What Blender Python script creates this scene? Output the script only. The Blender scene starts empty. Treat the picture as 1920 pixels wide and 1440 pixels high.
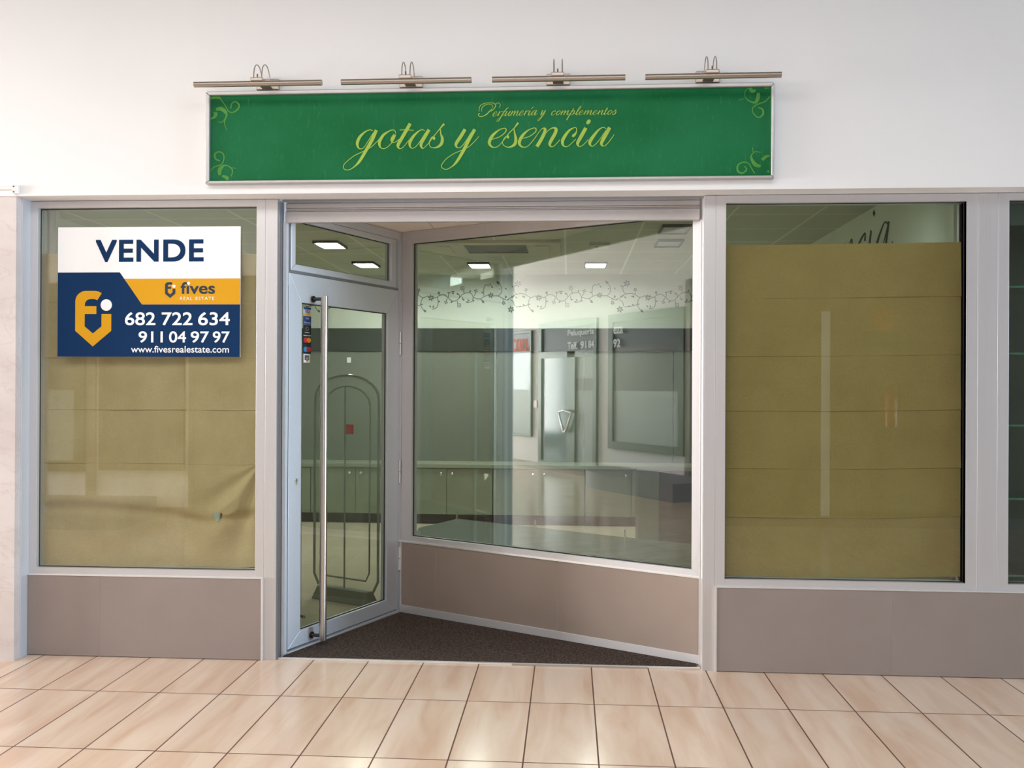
import bpy, bmesh, math, random
from mathutils import Vector, Matrix
random.seed(7)
SC = bpy.context.scene
COL = SC.collection
PI = math.pi

# ------------------------------------------------------------------ camera
cam_d = bpy.data.cameras.new('camera'); cam = bpy.data.objects.new('camera', cam_d); COL.objects.link(cam)
YAW, PITCH, ROLL = .0633987, .0017995, .0045829
_f = Vector((math.sin(-YAW)*math.cos(PITCH), math.cos(YAW)*math.cos(PITCH), math.sin(PITCH)))
_r = _f.cross(Vector((0, 0, 1))).normalized(); _u = _r.cross(_f)
_r2 = math.cos(ROLL)*_r + math.sin(ROLL)*_u; _u2 = -math.sin(ROLL)*_r + math.cos(ROLL)*_u
cam.matrix_world = Matrix(((_r2.x, _u2.x, -_f.x, 0), (_r2.y, _u2.y, -_f.y, -4.79632), (_r2.z, _u2.z, -_f.z, 1.49496), (0, 0, 0, 1)))
cam_d.sensor_width = 36; cam_d.sensor_fit = 'HORIZONTAL'; cam_d.lens = 1689.15/1920*36
cam_d.clip_start = .05; cam_d.clip_end = 200
SC.camera = cam

# ------------------------------------------------------------------ view, world, daylight
SC.view_settings.view_transform = 'Standard'; SC.view_settings.look = 'None'
SC.view_settings.gamma = 1; SC.view_settings.use_curve_mapping = False
SC.view_settings.exposure = 0.0
W = bpy.data.worlds.new('sky'); SC.world = W; W.use_nodes = True
W.node_tree.nodes['Background'].inputs[0].default_value = (.75, .86, 1, 1)
W.node_tree.nodes['Background'].inputs[1].default_value = .8

def area(name, loc, direction, sx, sy, power, color=(1, 1, 1), spread=180):
    d = bpy.data.lights.new(name, 'AREA'); d.shape = 'RECTANGLE'; d.size = sx; d.size_y = sy
    d.energy = power; d.color = color; d.spread = math.radians(spread)
    o = bpy.data.objects.new(name, d); COL.objects.link(o); o.location = loc
    o.rotation_euler = Vector(direction).to_track_quat('-Z', 'Y').to_euler()
    return o
area('skylight', (-3.4, -2.7, 3.74), (0, 0, -1), 10.5, 1.7, 208, (1, .99, .985))
area('daylight_west', (-15.8, -2.5, 1.9), (1, 0, 0), 4.2, 3.2, 2350, (1, .99, .985))
area('daylight_east', (15.8, -2.5, 1.9), (-1, 0, 0), 4.2, 3.2, 1550, (.58, .79, 1))

# ------------------------------------------------------------------ helpers
def S(r, g, b):
    f = lambda c: (c/255/12.92) if c <= 10.31 else ((c/255+.055)/1.055)**2.4
    return (f(r), f(g), f(b), 1)
class Frame:
    def __init__(s, o, u, v, w): s.o, s.u, s.v, s.w = Vector(o), Vector(u).normalized(), Vector(v).normalized(), Vector(w).normalized()
    def p(s, u, v, w=0): return s.o + s.u*u + s.v*v + s.w*w
FACADE = Frame((0, 0, 0), (1, 0, 0), (0, 0, 1), (0, -1, 0))
CORNER = Vector((-1.11, 1.084, 0))
_t = (Vector((.71, .094, 0)) - CORNER).normalized()
WINF = Frame(CORNER, _t, (0, 0, 1), (_t.y, -_t.x, 0))          # the slanting shop window
_a2 = Vector((-1.553, .1, 0)); _t2 = (CORNER - _a2).normalized()
DOORF = Frame(_a2, _t2, (0, 0, 1), (_t2.y, -_t2.x, 0))          # the entrance door
class MB:
    def __init__(s): s.v, s.f = [], []
    def quad8(s, c):
        n = len(s.v); s.v += [Vector(q) for q in c]
        s.f += [tuple(n+i for i in q) for q in ((0, 3, 2, 1), (4, 5, 6, 7), (0, 1, 5, 4), (1, 2, 6, 5), (2, 3, 7, 6), (3, 0, 4, 7))]
        return s
    def box(s, x0, x1, y0, y1, z0, z1):
        return s.quad8([(x0, y0, z0), (x1, y0, z0), (x1, y1, z0), (x0, y1, z0), (x0, y0, z1), (x1, y0, z1), (x1, y1, z1), (x0, y1, z1)])
    def fb(s, F, u0, u1, v0, v1, w0, w1):
        return s.quad8([F.p(u0, v0, w1), F.p(u1, v0, w1), F.p(u1, v0, w0), F.p(u0, v0, w0), F.p(u0, v1, w1), F.p(u1, v1, w1), F.p(u1, v1, w0), F.p(u0, v1, w0)])
    def poly(s, F, pts, w0, w1):
        n = len(s.v); k = len(pts)
        a = sum(pts[i][0]*pts[(i+1) % k][1] - pts[(i+1) % k][0]*pts[i][1] for i in range(k))
        if a < 0: pts = pts[::-1]
        s.v += [F.p(x, y, w1) for x, y in pts] + [F.p(x, y, w0) for x, y in pts]
        s.f.append(tuple(range(n, n+k))); s.f.append(tuple(range(n+2*k-1, n+k-1, -1)))
        for i in range(k):
            j = (i+1) % k; s.f.append((n+i, n+k+i, n+k+j, n+j))
        return s
    def disc(s, F, cu, cv, ru, w0, w1, rv=None, n=28):
        rv = rv or ru
        return s.poly(F, [(cu+ru*math.cos(2*PI*i/n), cv+rv*math.sin(2*PI*i/n)) for i in range(n)], w0, w1)
    def ribbon(s, F, pts, w0, w1, sub=6, mapf=None):
        """a flat stroke of changing width; pts (x, y, width) smoothed"""
        P = smooth(pts, sub)
        L, R = [], []
        for i, (x, y, wd) in enumerate(P):
            a = P[max(i-1, 0)]; b = P[min(i+1, len(P)-1)]
            dx, dy = b[0]-a[0], b[1]-a[1]; l = math.hypot(dx, dy) or 1
            nx, ny = -dy/l*wd/2, dx/l*wd/2
            L.append((x+nx, y+ny)); R.append((x-nx, y-ny))
        if mapf: L = [mapf(*q) for q in L]; R = [mapf(*q) for q in R]
        n = len(s.v); k = len(L)
        for q_, (l, r) in enumerate(zip(L, R)): s.v += [F.p(l[0], l[1], w1+q_*5e-6), F.p(r[0], r[1], w1+q_*5e-6), F.p(l[0], l[1], w0), F.p(r[0], r[1], w0)]
        for i in range(k-1):
            a, b = n+4*i, n+4*i+4
            s.f += [(a, a+1, b+1, b), (a, b, b+2, a+2), (a+1, a+3, b+3, b+1)]
        return s
    def tube(s, pts, r, n=12, sub=0, caps=True):
        P = [Vector(q) for q in pts]
        if sub: P = [Vector(q) for q in smooth([tuple(q) for q in P], sub)]
        base = len(s.v); prev = None
        for i, q in enumerate(P):
            t = (P[min(i+1, len(P)-1)] - P[max(i-1, 0)]).normalized()
            if prev is None:
                prev = t.orthogonal().normalized()
            a = (prev - t*prev.dot(t)).normalized(); prev = a; b = t.cross(a)
            rr = r[i] if isinstance(r, (list, tuple)) else r
            s.v += [q + a*rr*math.cos(2*PI*k/n) + b*rr*math.sin(2*PI*k/n) for k in range(n)]
        for i in range(len(P)-1):
            for k in range(n):
                k2 = (k+1) % n; s.f.append((base+i*n+k, base+i*n+k2, base+(i+1)*n+k2, base+(i+1)*n+k))
        if caps:
            s.f.append(tuple(base+k for k in range(n-1, -1, -1))); e = base+(len(P)-1)*n; s.f.append(tuple(e+k for k in range(n)))
        return s
    def sphere(s, c, r, n=12, m=8, sx=1, sy=1, sz=1):
        pts = []
        c = Vector(c); base = len(s.v)
        for j in range(m+1):
            th = PI*j/m
            for i in range(n):
                ph = 2*PI*i/n
                s.v.append(c + Vector((r*sx*math.sin(th)*math.cos(ph), r*sy*math.sin(th)*math.sin(ph), r*sz*math.cos(th))))
        for j in range(m):
            for i in range(n):
                i2 = (i+1) % n; s.f.append((base+j*n+i, base+(j+1)*n+i, base+(j+1)*n+i2, base+j*n+i2))
        return s
    def ring(s, F, u0, u1, v0, v1, w0, w1, l, r=None, b=None, t=None):
        """a rectangular frame of four mitred members of widths l, r, b, t"""
        r = l if r is None else r; b = l if b is None else b; t = l if t is None else t
        O = [(u0, v0), (u1, v0), (u1, v1), (u0, v1)]; I = [(u0+l, v0+b), (u1-r, v0+b), (u1-r, v1-t), (u0+l, v1-t)]
        for i in range(4):
            j = (i+1) % 4
            q = [O[i], O[j], I[j], I[i]]
            s.poly(F, q, w0, w1)
        return s
def smooth(pts, sub):
    if len(pts) < 3:
        return [tuple(a+(b-a)*k/sub for a, b in zip(pts[0], pts[-1])) for k in range(sub+1)]
    out = []
    for i in range(len(pts)-1):
        p0 = pts[max(i-1, 0)]; p1 = pts[i]; p2 = pts[i+1]; p3 = pts[min(i+2, len(pts)-1)]
        for k in range(sub):
            t = k/sub
            q = [.5*(2*b+(c-a)*t+(2*a-5*b+4*c-d)*t*t+(3*b-a-3*c+d)*t**3) for a, b, c, d in zip(p0, p1, p2, p3)]
            out.append(tuple(q))
    out.append(tuple(pts[-1]))
    if len(pts[0]) == 3: pass
    return out

def empty(name, loc, label=None, cat=None, group=None, kind=None):
    o = bpy.data.objects.new(name, None); COL.objects.link(o); o.location = loc; o.empty_display_size = .1
    return tag(o, label, cat, group, kind)
def tag(o, label=None, cat=None, group=None, kind=None):
    if label: o['label'] = label
    if cat: o['category'] = cat
    if group: o['group'] = group
    if kind: o['kind'] = kind
    return o
def world_loc(o):
    L = Vector(o.location)
    while o.parent: o = o.parent; L += Vector(o.location)
    return L
def obj(name, mb, mat, parent=None, label=None, cat=None, group=None, kind=None, bevel=0, smooth_=False, seg=2):
    """mb in world coordinates; linked as one mesh object whose origin is the foot of its bounding box"""
    vs = mb.v
    if not vs: return None
    lo = Vector((min(v.x for v in vs), min(v.y for v in vs), min(v.z for v in vs)))
    hi = Vector((max(v.x for v in vs), max(v.y for v in vs), max(v.z for v in vs)))
    org = Vector(((lo.x+hi.x)/2, (lo.y+hi.y)/2, lo.z))
    me = bpy.data.meshes.new(name); me.from_pydata([tuple(v-org) for v in vs], [], mb.f); me.validate(); me.update()
    me.materials.append(mat)
    bm = bmesh.new(); bm.from_mesh(me); bmesh.ops.recalc_face_normals(bm, faces=bm.faces); bm.to_mesh(me); bm.free()
    if smooth_:
        for p in me.polygons: p.use_smooth = True
        try: me.set_sharp_from_angle(angle=math.radians(40))
        except Exception: pass
    o = bpy.data.objects.new(name, me); COL.objects.link(o)
    if parent:
        o.parent = parent; o.location = org - world_loc(parent)
    else: o.location = org
    if bevel:
        m = o.modifiers.new('bevel', 'BEVEL'); m.width = bevel; m.segments = seg; m.limit_method = 'ANGLE'; m.angle_limit = math.radians(40)
    return tag(o, label, cat, group, kind)
def B(*a): return MB().box(*a)
def FB(*a): return MB().fb(*a)
def copy_tree(o, parent=None):
    c = o.copy(); COL.objects.link(c); c.parent = parent
    for ch in list(o.children): copy_tree(ch, c)
    return c
_dg = None
def text_mb(body, F, u0, u1, v0, v1, w0, w1, bold=0.0, shear=0, spacing=1, fit='both', mirror=False):
    """lettering set flat in frame F, filling u0..u1 by v0..v1"""
    cu = bpy.data.curves.new('t', 'FONT'); cu.body = body; cu.size = 1; cu.shear = shear; cu.space_character = spacing
    cu.resolution_u = 8; cu.fill_mode = 'FRONT'
    ob = bpy.data.objects.new('t', cu); COL.objects.link(ob)
    bpy.context.view_layer.update()
    dg = bpy.context.evaluated_depsgraph_get(); me = bpy.data.meshes.new_from_object(ob.evaluated_get(dg))
    V = [(v.co.x, v.co.y) for v in me.vertices]; Fc = [tuple(p.vertices) for p in me.polygons]
    bpy.data.objects.remove(ob); bpy.data.curves.remove(cu); bpy.data.meshes.remove(me)
    x0 = min(v[0] for v in V); x1 = max(v[0] for v in V); y0 = min(v[1] for v in V); y1 = max(v[1] for v in V)
    sx = (u1-u0)/(x1-x0); sy = (v1-v0)/(y1-y0)
    if fit == 'w': sy = sx
    if fit == 'h': sx = sy
    # heavier weights: the outline is thickened by stacking shifted copies, each a hair higher than the last
    b = bold*.75; sh = [(0, 0)] if not b else [(b*i_, b*j_) for i_ in (-1, 0, 1) for j_ in (-1, 0, 1)]
    sx = (u1-u0)/(x1-x0+2*b); sy = (v1-v0)/(y1-y0+2*b) if fit == 'both' else sx
    m = MB(); n = len(V)
    for k, (dx, dy) in enumerate(sh):
        o = len(m.v)
        m.v += [F.p(u0+(x-x0+b+dx)*sx, v0+(y-y0+b+dy)*sy, w1+k*1.5e-5) for x, y in V]
        m.f += [tuple(o+i for i in f_) for f_ in Fc]
    return m

# ------------------------------------------------------------------ materials
def newmat(name):
    m = bpy.data.materials.new(name); m.use_nodes = True
    nt = m.node_tree; return m, nt, nt.nodes['Principled BSDF']
def N(nt, t, **kw):
    n = nt.nodes.new(t)
    for k, v in kw.items(): setattr(n, k, v)
    return n
def noise_col(nt, c0, c1, scale, detail=4, stretch=(1, 1, 1), lo=.35, hi=.65, rough=.5):
    tc = N(nt, 'ShaderNodeTexCoord'); mp = N(nt, 'ShaderNodeMapping'); mp.inputs['Scale'].default_value = stretch
    nz = N(nt, 'ShaderNodeTexNoise'); nz.inputs['Scale'].default_value = scale; nz.inputs['Detail'].default_value = detail; nz.inputs['Roughness'].default_value = rough
    cr = N(nt, 'ShaderNodeValToRGB'); cr.color_ramp.elements[0].position = lo; cr.color_ramp.elements[1].position = hi
    cr.color_ramp.elements[0].color = c0; cr.color_ramp.elements[1].color = c1
    nt.links.new(tc.outputs['Object'], mp.inputs[0]); nt.links.new(mp.outputs[0], nz.inputs['Vector']); nt.links.new(nz.outputs['Fac'], cr.inputs[0])
    return cr.outputs[0], nz.outputs['Fac'], mp.outputs[0]
def bump(nt, bs, fac, strength, dist=.01):
    b = N(nt, 'ShaderNodeBump'); b.inputs['Strength'].default_value = strength; b.inputs['Distance'].default_value = dist
    nt.links.new(fac, b.inputs['Height']); nt.links.new(b.outputs[0], bs.inputs['Normal'])
def mat(name, c, rough=.6, metal=0, c1=None, scale=8, stretch=(1, 1, 1), bmp=0, bdist=.003, spec=.5, detail=4, lo=.3, hi=.7, coat=0):
    m, nt, bs = newmat(name)
    bs.inputs['Roughness'].default_value = rough; bs.inputs['Metallic'].default_value = metal
    bs.inputs['Specular IOR Level'].default_value = spec; bs.inputs['Coat Weight'].default_value = coat; bs.inputs['Coat Roughness'].default_value = .08
    c1 = c1 or tuple(min(1, x*.94) for x in c[:3])+(1,)
    col, fac, _ = noise_col(nt, c, c1, scale, detail, stretch, lo, hi)
    nt.links.new(col, bs.inputs['Base Color'])
    if bmp: bump(nt, bs, fac, bmp, bdist)
    return m
def emit(name, c, strength):
    m, nt, bs = newmat(name)
    bs.inputs['Base Color'].default_value = c; bs.inputs['Emission Color'].default_value = c; bs.inputs['Emission Strength'].default_value = strength
    return m
def glass(name, tint, f0=.06, gl=(1, 1, 1, 1), rough=0):
    m = bpy.data.materials.new(name); m.use_nodes = True; nt = m.node_tree; nt.nodes.clear()
    out = N(nt, 'ShaderNodeOutputMaterial'); mix = N(nt, 'ShaderNodeMixShader'); tr = N(nt, 'ShaderNodeBsdfTransparent'); g = N(nt, 'ShaderNodeBsdfGlossy')
    tr.inputs[0].default_value = tint; g.inputs[0].default_value = gl; g.inputs['Roughness'].default_value = rough
    geo = N(nt, 'ShaderNodeNewGeometry'); dot = N(nt, 'ShaderNodeVectorMath', operation='DOT_PRODUCT')
    nt.links.new(geo.outputs['Normal'], dot.inputs[0]); nt.links.new(geo.outputs['Incoming'], dot.inputs[1])
    ab = N(nt, 'ShaderNodeMath', operation='ABSOLUTE'); nt.links.new(dot.outputs['Value'], ab.inputs[0])
    om = N(nt, 'ShaderNodeMath', operation='SUBTRACT'); om.inputs[0].default_value = 1; nt.links.new(ab.outputs[0], om.inputs[1])
    pw = N(nt, 'ShaderNodeMath', operation='POWER'); pw.inputs[1].default_value = 5; nt.links.new(om.outputs[0], pw.inputs[0])
    ma = N(nt, 'ShaderNodeMath', operation='MULTIPLY_ADD'); ma.inputs[1].default_value = 1-f0; ma.inputs[2].default_value = f0; nt.links.new(pw.outputs[0], ma.inputs[0])
    nt.links.new(ma.outputs[0], mix.inputs[0]); nt.links.new(tr.outputs[0], mix.inputs[1]); nt.links.new(g.outputs[0], mix.inputs[2]); nt.links.new(mix.outputs[0], out.inputs[0])
    return m
def brushed(name, c, rough=.36, metal=.8, axis='z', var=.97):
    m, nt, bs = newmat(name)
    st = {'z': (60, 60, .6), 'x': (.6, 60, 60)}[axis]
    c1 = tuple(x*var for x in c[:3])+(1,)
    col, fac, _ = noise_col(nt, c, c1, 3, 3, st, .3, .7)
    nt.links.new(col, bs.inputs['Base Color'])
    bs.inputs['Metallic'].default_value = metal; bs.inputs['Roughness'].default_value = rough
    bump(nt, bs, fac, .012, .001)
    return m
ALU = brushed('brushed_aluminium', (.66, .64, .645, 1), metal=.5, rough=.42)
ALU_D = brushed('skylit_aluminium', (.66, .685, .73, 1), rough=.45, metal=.5)  # same silver metal, with the blue sky light put into its base colour
ALU_DK = brushed('grey_aluminium', (.30, .31, .33, 1), rough=.4)
ALU_H = brushed('shutter_aluminium', (.56, .53, .53, 1), rough=.42, metal=.55, axis='x')
ALU_E = mat('edge_aluminium', (.86, .85, .84, 1), .3, .6, scale=20)
STEEL = brushed('satin_steel', (.62, .57, .52, 1), rough=.28, metal=1)
STEEL_B = brushed('brushed_nickel', (.42, .36, .31, 1), rough=.35, metal=.9, axis='x')
STEEL_DK = mat('dark_steel', (.10, .09, .08, 1), .35, .9)
CHROME = mat('chrome', (.75, .75, .74, 1), .12, 1)
RUBBER = mat('black_rubber', (.012, .012, .013, 1), .6)
SEAM = mat('pale_sealant', (.55, .50, .46, 1), .7)
WHITEWALL = mat('white_plaster', (.84, .828, .824, 1), .75, 0, (.81, .80, .80, 1), 1.1, bmp=.05, bdist=.004, detail=6)
WHITEPAINT = mat('white_paint', (.80, .79, .775, 1), .5)
PLINTH = mat('taupe_panel', S(150, 137, 131), .42, 0, S(144, 131, 125), 3, bmp=.02, detail=6)
PLINTH_B = mat('recess_lit_panel', S(154, 137, 126), .42, 0, S(146, 130, 119), 3, bmp=.02, detail=6)  # the taupe panel again, browner lighting of the recess put into its colour
SHOPWALL = mat('cream_plaster', S(204, 211, 200), .8, 0, S(199, 206, 195), 2)
SIDEWALL = mat('pale_plaster', S(226, 232, 220), .8, 0, S(220, 226, 212), 2)
PANEL = mat('grey_green_panel', S(112, 118, 108), .45, 0, S(106, 112, 102), 2)
PANEL_DK = mat('dark_header_panel', S(42, 50, 46), .35, 0, S(38, 46, 42), 2)
CABINET = mat('sage_laminate', S(132, 140, 122), .4, 0, S(127, 135, 117), 2)
COUNTER = mat('pale_worktop', S(140, 148, 130), .35, 0, S(135, 143, 125), 3)
TOEKICK = mat('dark_toe_kick', S(52, 44, 42), .5)
PLATFORM = mat('green_grey_board', S(104, 116, 104), .25, 0, S(98, 110, 99), 3)
BOXGREY = mat('brown_grey_board', S(96, 88, 80), .4)
MAT = mat('coir_mat', S(96, 82, 74), .95, 0, S(52, 44, 40), 90, bmp=.9, bdist=.006, detail=8, lo=.35, hi=.62, spec=.1)
NAVY = mat('navy_print', S(20, 52, 92), .7, 0, S(18, 50, 90), 2, spec=.08)
NAVY_DK = mat('dark_navy_print', S(18, 44, 66), .45)
YELLOW = mat('yellow_print', S(218, 160, 36), .7, 0, S(216, 157, 34), 2, spec=.08)
WHITEP = mat('white_print', (.93, .93, .93, 1), .45, 0, (.92, .92, .92, 1))
LIME = mat('lime_print', S(164, 190, 78), .6, 0, S(150, 180, 84), 18, spec=.15)
ALU_F = mat('frame_aluminium', (.50, .485, .475, 1), .38, .7, scale=20)
SCROLL = mat('leaf_green_print', S(88, 150, 70), .6, 0, S(76, 138, 62), 14, spec=.15)
DECAL = mat('dark_green_vinyl', S(66, 82, 68), .5)
BLACKLET = mat('black_lettering', S(30, 40, 36), .5)
RED = mat('red_plastic', S(200, 34, 40), .45)
GREYPLASTIC = mat('grey_plastic', S(118, 122, 104), .45)
GATEGREY = mat('smoky_plastic', S(132, 142, 130), .12, spec=.8)
CEIL = mat('ceiling_board', S(206, 204, 184), .9)
CEIL_W = mat('warm_ceiling_board', S(244, 230, 218), .85)
HALLCEIL = mat('hall_ceiling', (.30, .30, .29, 1), .9)
LAMP = emit('lamp_diffuser', (1, .995, .94, 1), 112)
LAMPOFF = mat('unlit_diffuser', S(196, 204, 194), .3)
GLASS = glass('shop_glass', (.89, .94, .905, 1), .085)
GLASS_S = glass('side_glass', (.90, .945, .91, 1), .055)
GLASS_D = glass('door_glass', (.885, .92, .885, 1), .05)
GLASS_G = glass('clear_acrylic', (.93, .95, .93, 1), .04)
GLASS_E = mat('glass_edge', S(96, 150, 136), .15, spec=.6)

def marble():
    m, nt, bs = newmat('pink_marble')
    col, fac, vec = noise_col(nt, S(198, 187, 184), S(210, 202, 199), 2.2, 6, (1, 1, 2.2))
    nz = N(nt, 'ShaderNodeTexNoise'); nz.inputs['Scale'].default_value = 3.0; nz.inputs['Detail'].default_value = 9; nz.inputs['Distortion'].default_value = .8; nz.inputs['Roughness'].default_value = .6
    nt.links.new(vec, nz.inputs['Vector'])
    cr = N(nt, 'ShaderNodeValToRGB'); e = cr.color_ramp.elements
    e[0].position = .485; e[0].color = (0, 0, 0, 1); e[1].position = .5; e[1].color = (.3, .3, .3, 1)
    x = cr.color_ramp.elements.new(.515); x.color = (0, 0, 0, 1)
    nt.links.new(nz.outputs['Fac'], cr.inputs[0])
    mx = N(nt, 'ShaderNodeMixRGB'); mx.inputs[2].default_value = S(176, 150, 142)
    nt.links.new(cr.outputs[0], mx.inputs[0]); nt.links.new(col, mx.inputs[1]); nt.links.new(mx.outputs[0], bs.inputs['Base Color'])
    bs.inputs['Roughness'].default_value = .3
    return m
MARBLE = marble()
def tiles(name, x0, wx, y0, wy, ca, cb, cc, grout, gw, rough, veins=True, rot=0):
    """rectangular polished tiles; joints at x0 + k wx and y0 + k wy in world metres"""
    m, nt, bs = newmat(name)
    geo = N(nt, 'ShaderNodeNewGeometry'); sep = N(nt, 'ShaderNodeSeparateXYZ'); nt.links.new(geo.outputs['Position'], sep.inputs[0])
    def mm(op, a, b=None, c=None):
        n = N(nt, 'ShaderNodeMath', operation=op)
        for i, q in enumerate((a, b, c)):
            if q is None: continue
            if isinstance(q, (int, float)): n.inputs[i].default_value = q
            else: nt.links.new(q, n.inputs[i])
        return n.outputs[0]
    def axis(o, a, w):
        t = mm('DIVIDE', mm('SUBTRACT', o, a), w); fl = mm('FLOOR', t); fr = mm('SUBTRACT', t, fl)
        d = mm('MULTIPLY', mm('MINIMUM', fr, mm('SUBTRACT', 1, fr)), w)
        return fl, d
    ix, dx = axis(sep.outputs[0], x0, wx); iy, dy = axis(sep.outputs[1], y0, wy)
    cmb = N(nt, 'ShaderNodeCombineXYZ'); nt.links.new(ix, cmb.inputs[0]); nt.links.new(iy, cmb.inputs[1])
    wn = N(nt, 'ShaderNodeTexWhiteNoise', noise_dimensions='3D'); nt.links.new(cmb.outputs[0], wn.inputs['Vector'])
    # veined stone: streaks that run along the tile, shifted from tile to tile
    off = N(nt, 'ShaderNodeVectorMath', operation='MULTIPLY_ADD'); nt.links.new(wn.outputs['Color'], off.inputs[0]); off.inputs[1].default_value = (7, 7, 7)
    mp = N(nt, 'ShaderNodeMapping'); mp.inputs['Rotation'].default_value = (0, 0, .12+rot); mp.inputs['Scale'].default_value = (9, 1.3, 1)
    nt.links.new(geo.outputs['Position'], mp.inputs[0]); nt.links.new(mp.outputs[0], off.inputs[2])
    nz = N(nt, 'ShaderNodeTexNoise'); nz.inputs['Scale'].default_value = 1.0; nz.inputs['Detail'].default_value = 5; nz.inputs['Distortion'].default_value = .6
    nt.links.new(off.outputs[0], nz.inputs['Vector'])
    cr = N(nt, 'ShaderNodeValToRGB'); e = cr.color_ramp.elements
    e[0].position = .32; e[0].color = cb; e[1].position = .60; e[1].color = ca
    k = e.new(.46); k.color = tuple((p+q)/2 for p, q in zip(ca, cb)); k2 = e.new(.78); k2.color = cc
    nt.links.new(nz.outputs['Fac'], cr.inputs[0])
    hs = N(nt, 'ShaderNodeHueSaturation'); nt.links.new(cr.outputs[0], hs.inputs['Color'])
    nt.links.new(mm('MULTIPLY_ADD', wn.outputs['Value'], .09, .955), hs.inputs['Value'])
    g = mm('LESS_THAN', mm('MINIMUM', dx, dy), gw/2)
    mx = N(nt, 'ShaderNodeMixRGB'); mx.inputs[2].default_value = grout
    nt.links.new(g, mx.inputs[0]); nt.links.new(hs.outputs[0], mx.inputs[1]); nt.links.new(mx.outputs[0], bs.inputs['Base Color'])
    nt.links.new(mm('MULTIPLY_ADD', g, .5, rough), bs.inputs['Roughness'])
    bs.inputs['Specular IOR Level'].default_value = .45
    return m
FLOOR = tiles('hall_floor_tiles', -1.3764, .30, -.5468, .6757, S(222, 199, 179), S(208, 177, 153), S(224, 205, 186), S(98, 68, 54), .0065, .17)
SHOPFLOOR = tiles('shop_floor_tiles', -.64, .40, 1.0, .40, S(198, 187, 166), S(194, 182, 160), S(200, 189, 168), S(185, 174, 152), .003, .22)
def grid_ceiling():
    m = tiles('ceiling_tiles', -.04, .60, 2.40, .60, S(196, 198, 180), S(192, 194, 176), S(198, 200, 182), S(224, 226, 208), .018, .9)
    return m
CEILGRID = grid_ceiling()
def kraft(name, c0, c1):
    m, nt, bs = newmat(name)
    col, fac, vec = noise_col(nt, c0, c1, 3.5, 7, (1, 1, 1), .3, .7, .6)
    nz = N(nt, 'ShaderNodeTexNoise'); nz.inputs['Scale'].default_value = 160; nz.inputs['Detail'].default_value = 3
    nt.links.new(vec, nz.inputs['Vector'])
    mx = N(nt, 'ShaderNodeMixRGB', blend_type='OVERLAY'); mx.inputs[0].default_value = .18
    nt.links.new(col, mx.inputs[1]); nt.links.new(nz.outputs['Fac'], mx.inputs[2]); nt.links.new(mx.outputs[0], bs.inputs['Base Color'])
    bs.inputs['Roughness'].default_value = .62; bs.inputs['Specular IOR Level'].default_value = .3
    n2 = N(nt, 'ShaderNodeTexNoise'); n2.inputs['Scale'].default_value = 5; n2.inputs['Detail'].default_value = 5; n2.inputs['Distortion'].default_value = .5
    nt.links.new(vec, n2.inputs['Vector']); bump(nt, bs, n2.outputs['Fac'], .35, .012)
    return m
KRAFT_L = kraft('pale_kraft_paper', S(204, 176, 138), S(188, 159, 120))
KRAFT_R = kraft('olive_kraft_paper', S(172, 146, 92), S(160, 133, 80))
def sign_green():
    m, nt, bs = newmat('green_sign_film')
    col, fac, vec = noise_col(nt, S(14, 98, 52), S(28, 110, 68), 1.6, 4, (1, 1, 1.6))
    mp = N(nt, 'ShaderNodeMapping'); mp.inputs['Scale'].default_value = (46, 1, 4); nt.links.new(vec, mp.inputs[0])
    nz = N(nt, 'ShaderNodeTexNoise'); nz.inputs['Scale'].default_value = 2.2; nz.inputs['Detail'].default_value = 6; nz.inputs['Distortion'].default_value = 1.2
    nt.links.new(mp.outputs[0], nz.inputs['Vector'])
    cr = N(nt, 'ShaderNodeValToRGB'); e = cr.color_ramp.elements; e[0].position = .60; e[0].color = (0, 0, 0, 1); e[1].position = .72; e[1].color = (.15, .15, .15, 1)
    nt.links.new(nz.outputs['Fac'], cr.inputs[0])
    mx = N(nt, 'ShaderNodeMixRGB'); mx.inputs[2].default_value = S(92, 160, 120)
    nt.links.new(cr.outputs[0], mx.inputs[0]); nt.links.new(col, mx.inputs[1]); nt.links.new(mx.outputs[0], bs.inputs['Base Color'])
    bs.inputs['Roughness'].default_value = .5; bs.inputs['Specular IOR Level'].default_value = .12
    bump(nt, bs, nz.outputs['Fac'], .08, .002)
    return m
GREEN = sign_green()
def grille_mat():
    m, nt, bs = newmat('perforated_grille')
    tc = N(nt, 'ShaderNodeTexCoord'); ch = N(nt, 'ShaderNodeTexChecker'); ch.inputs['Scale'].default_value = 60
    ch.inputs[1].default_value = S(34, 36, 30); ch.inputs[2].default_value = S(112, 112, 96)
    nt.links.new(tc.outputs['Object'], ch.inputs[0]); nt.links.new(ch.outputs[0], bs.inputs['Base Color']); return m
GRILLE = grille_mat()

# ------------------------------------------------------------------ the hall: floor, white wall, pillar
ST = 'structure'
obj('floor', B(-18, 16, -9.5, .03, -.12, 0), FLOOR, kind=ST)
obj('wall_front', B(-16, 16, -.13, .02, 2.503, 4.2), WHITEWALL, kind=ST)
obj('wall_left', B(-16, -2.978, -.122, .25, 0, 2.503), MARBLE, kind=ST)
obj('wall_side', B(3.3, 16, -.122, .25, 0, 2.503), WHITEWALL, kind=ST)
obj('ceiling_hall', B(-12.6, 16, -5.2, -.13, 3.755, 3.95), HALLCEIL, kind=ST)

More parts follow.
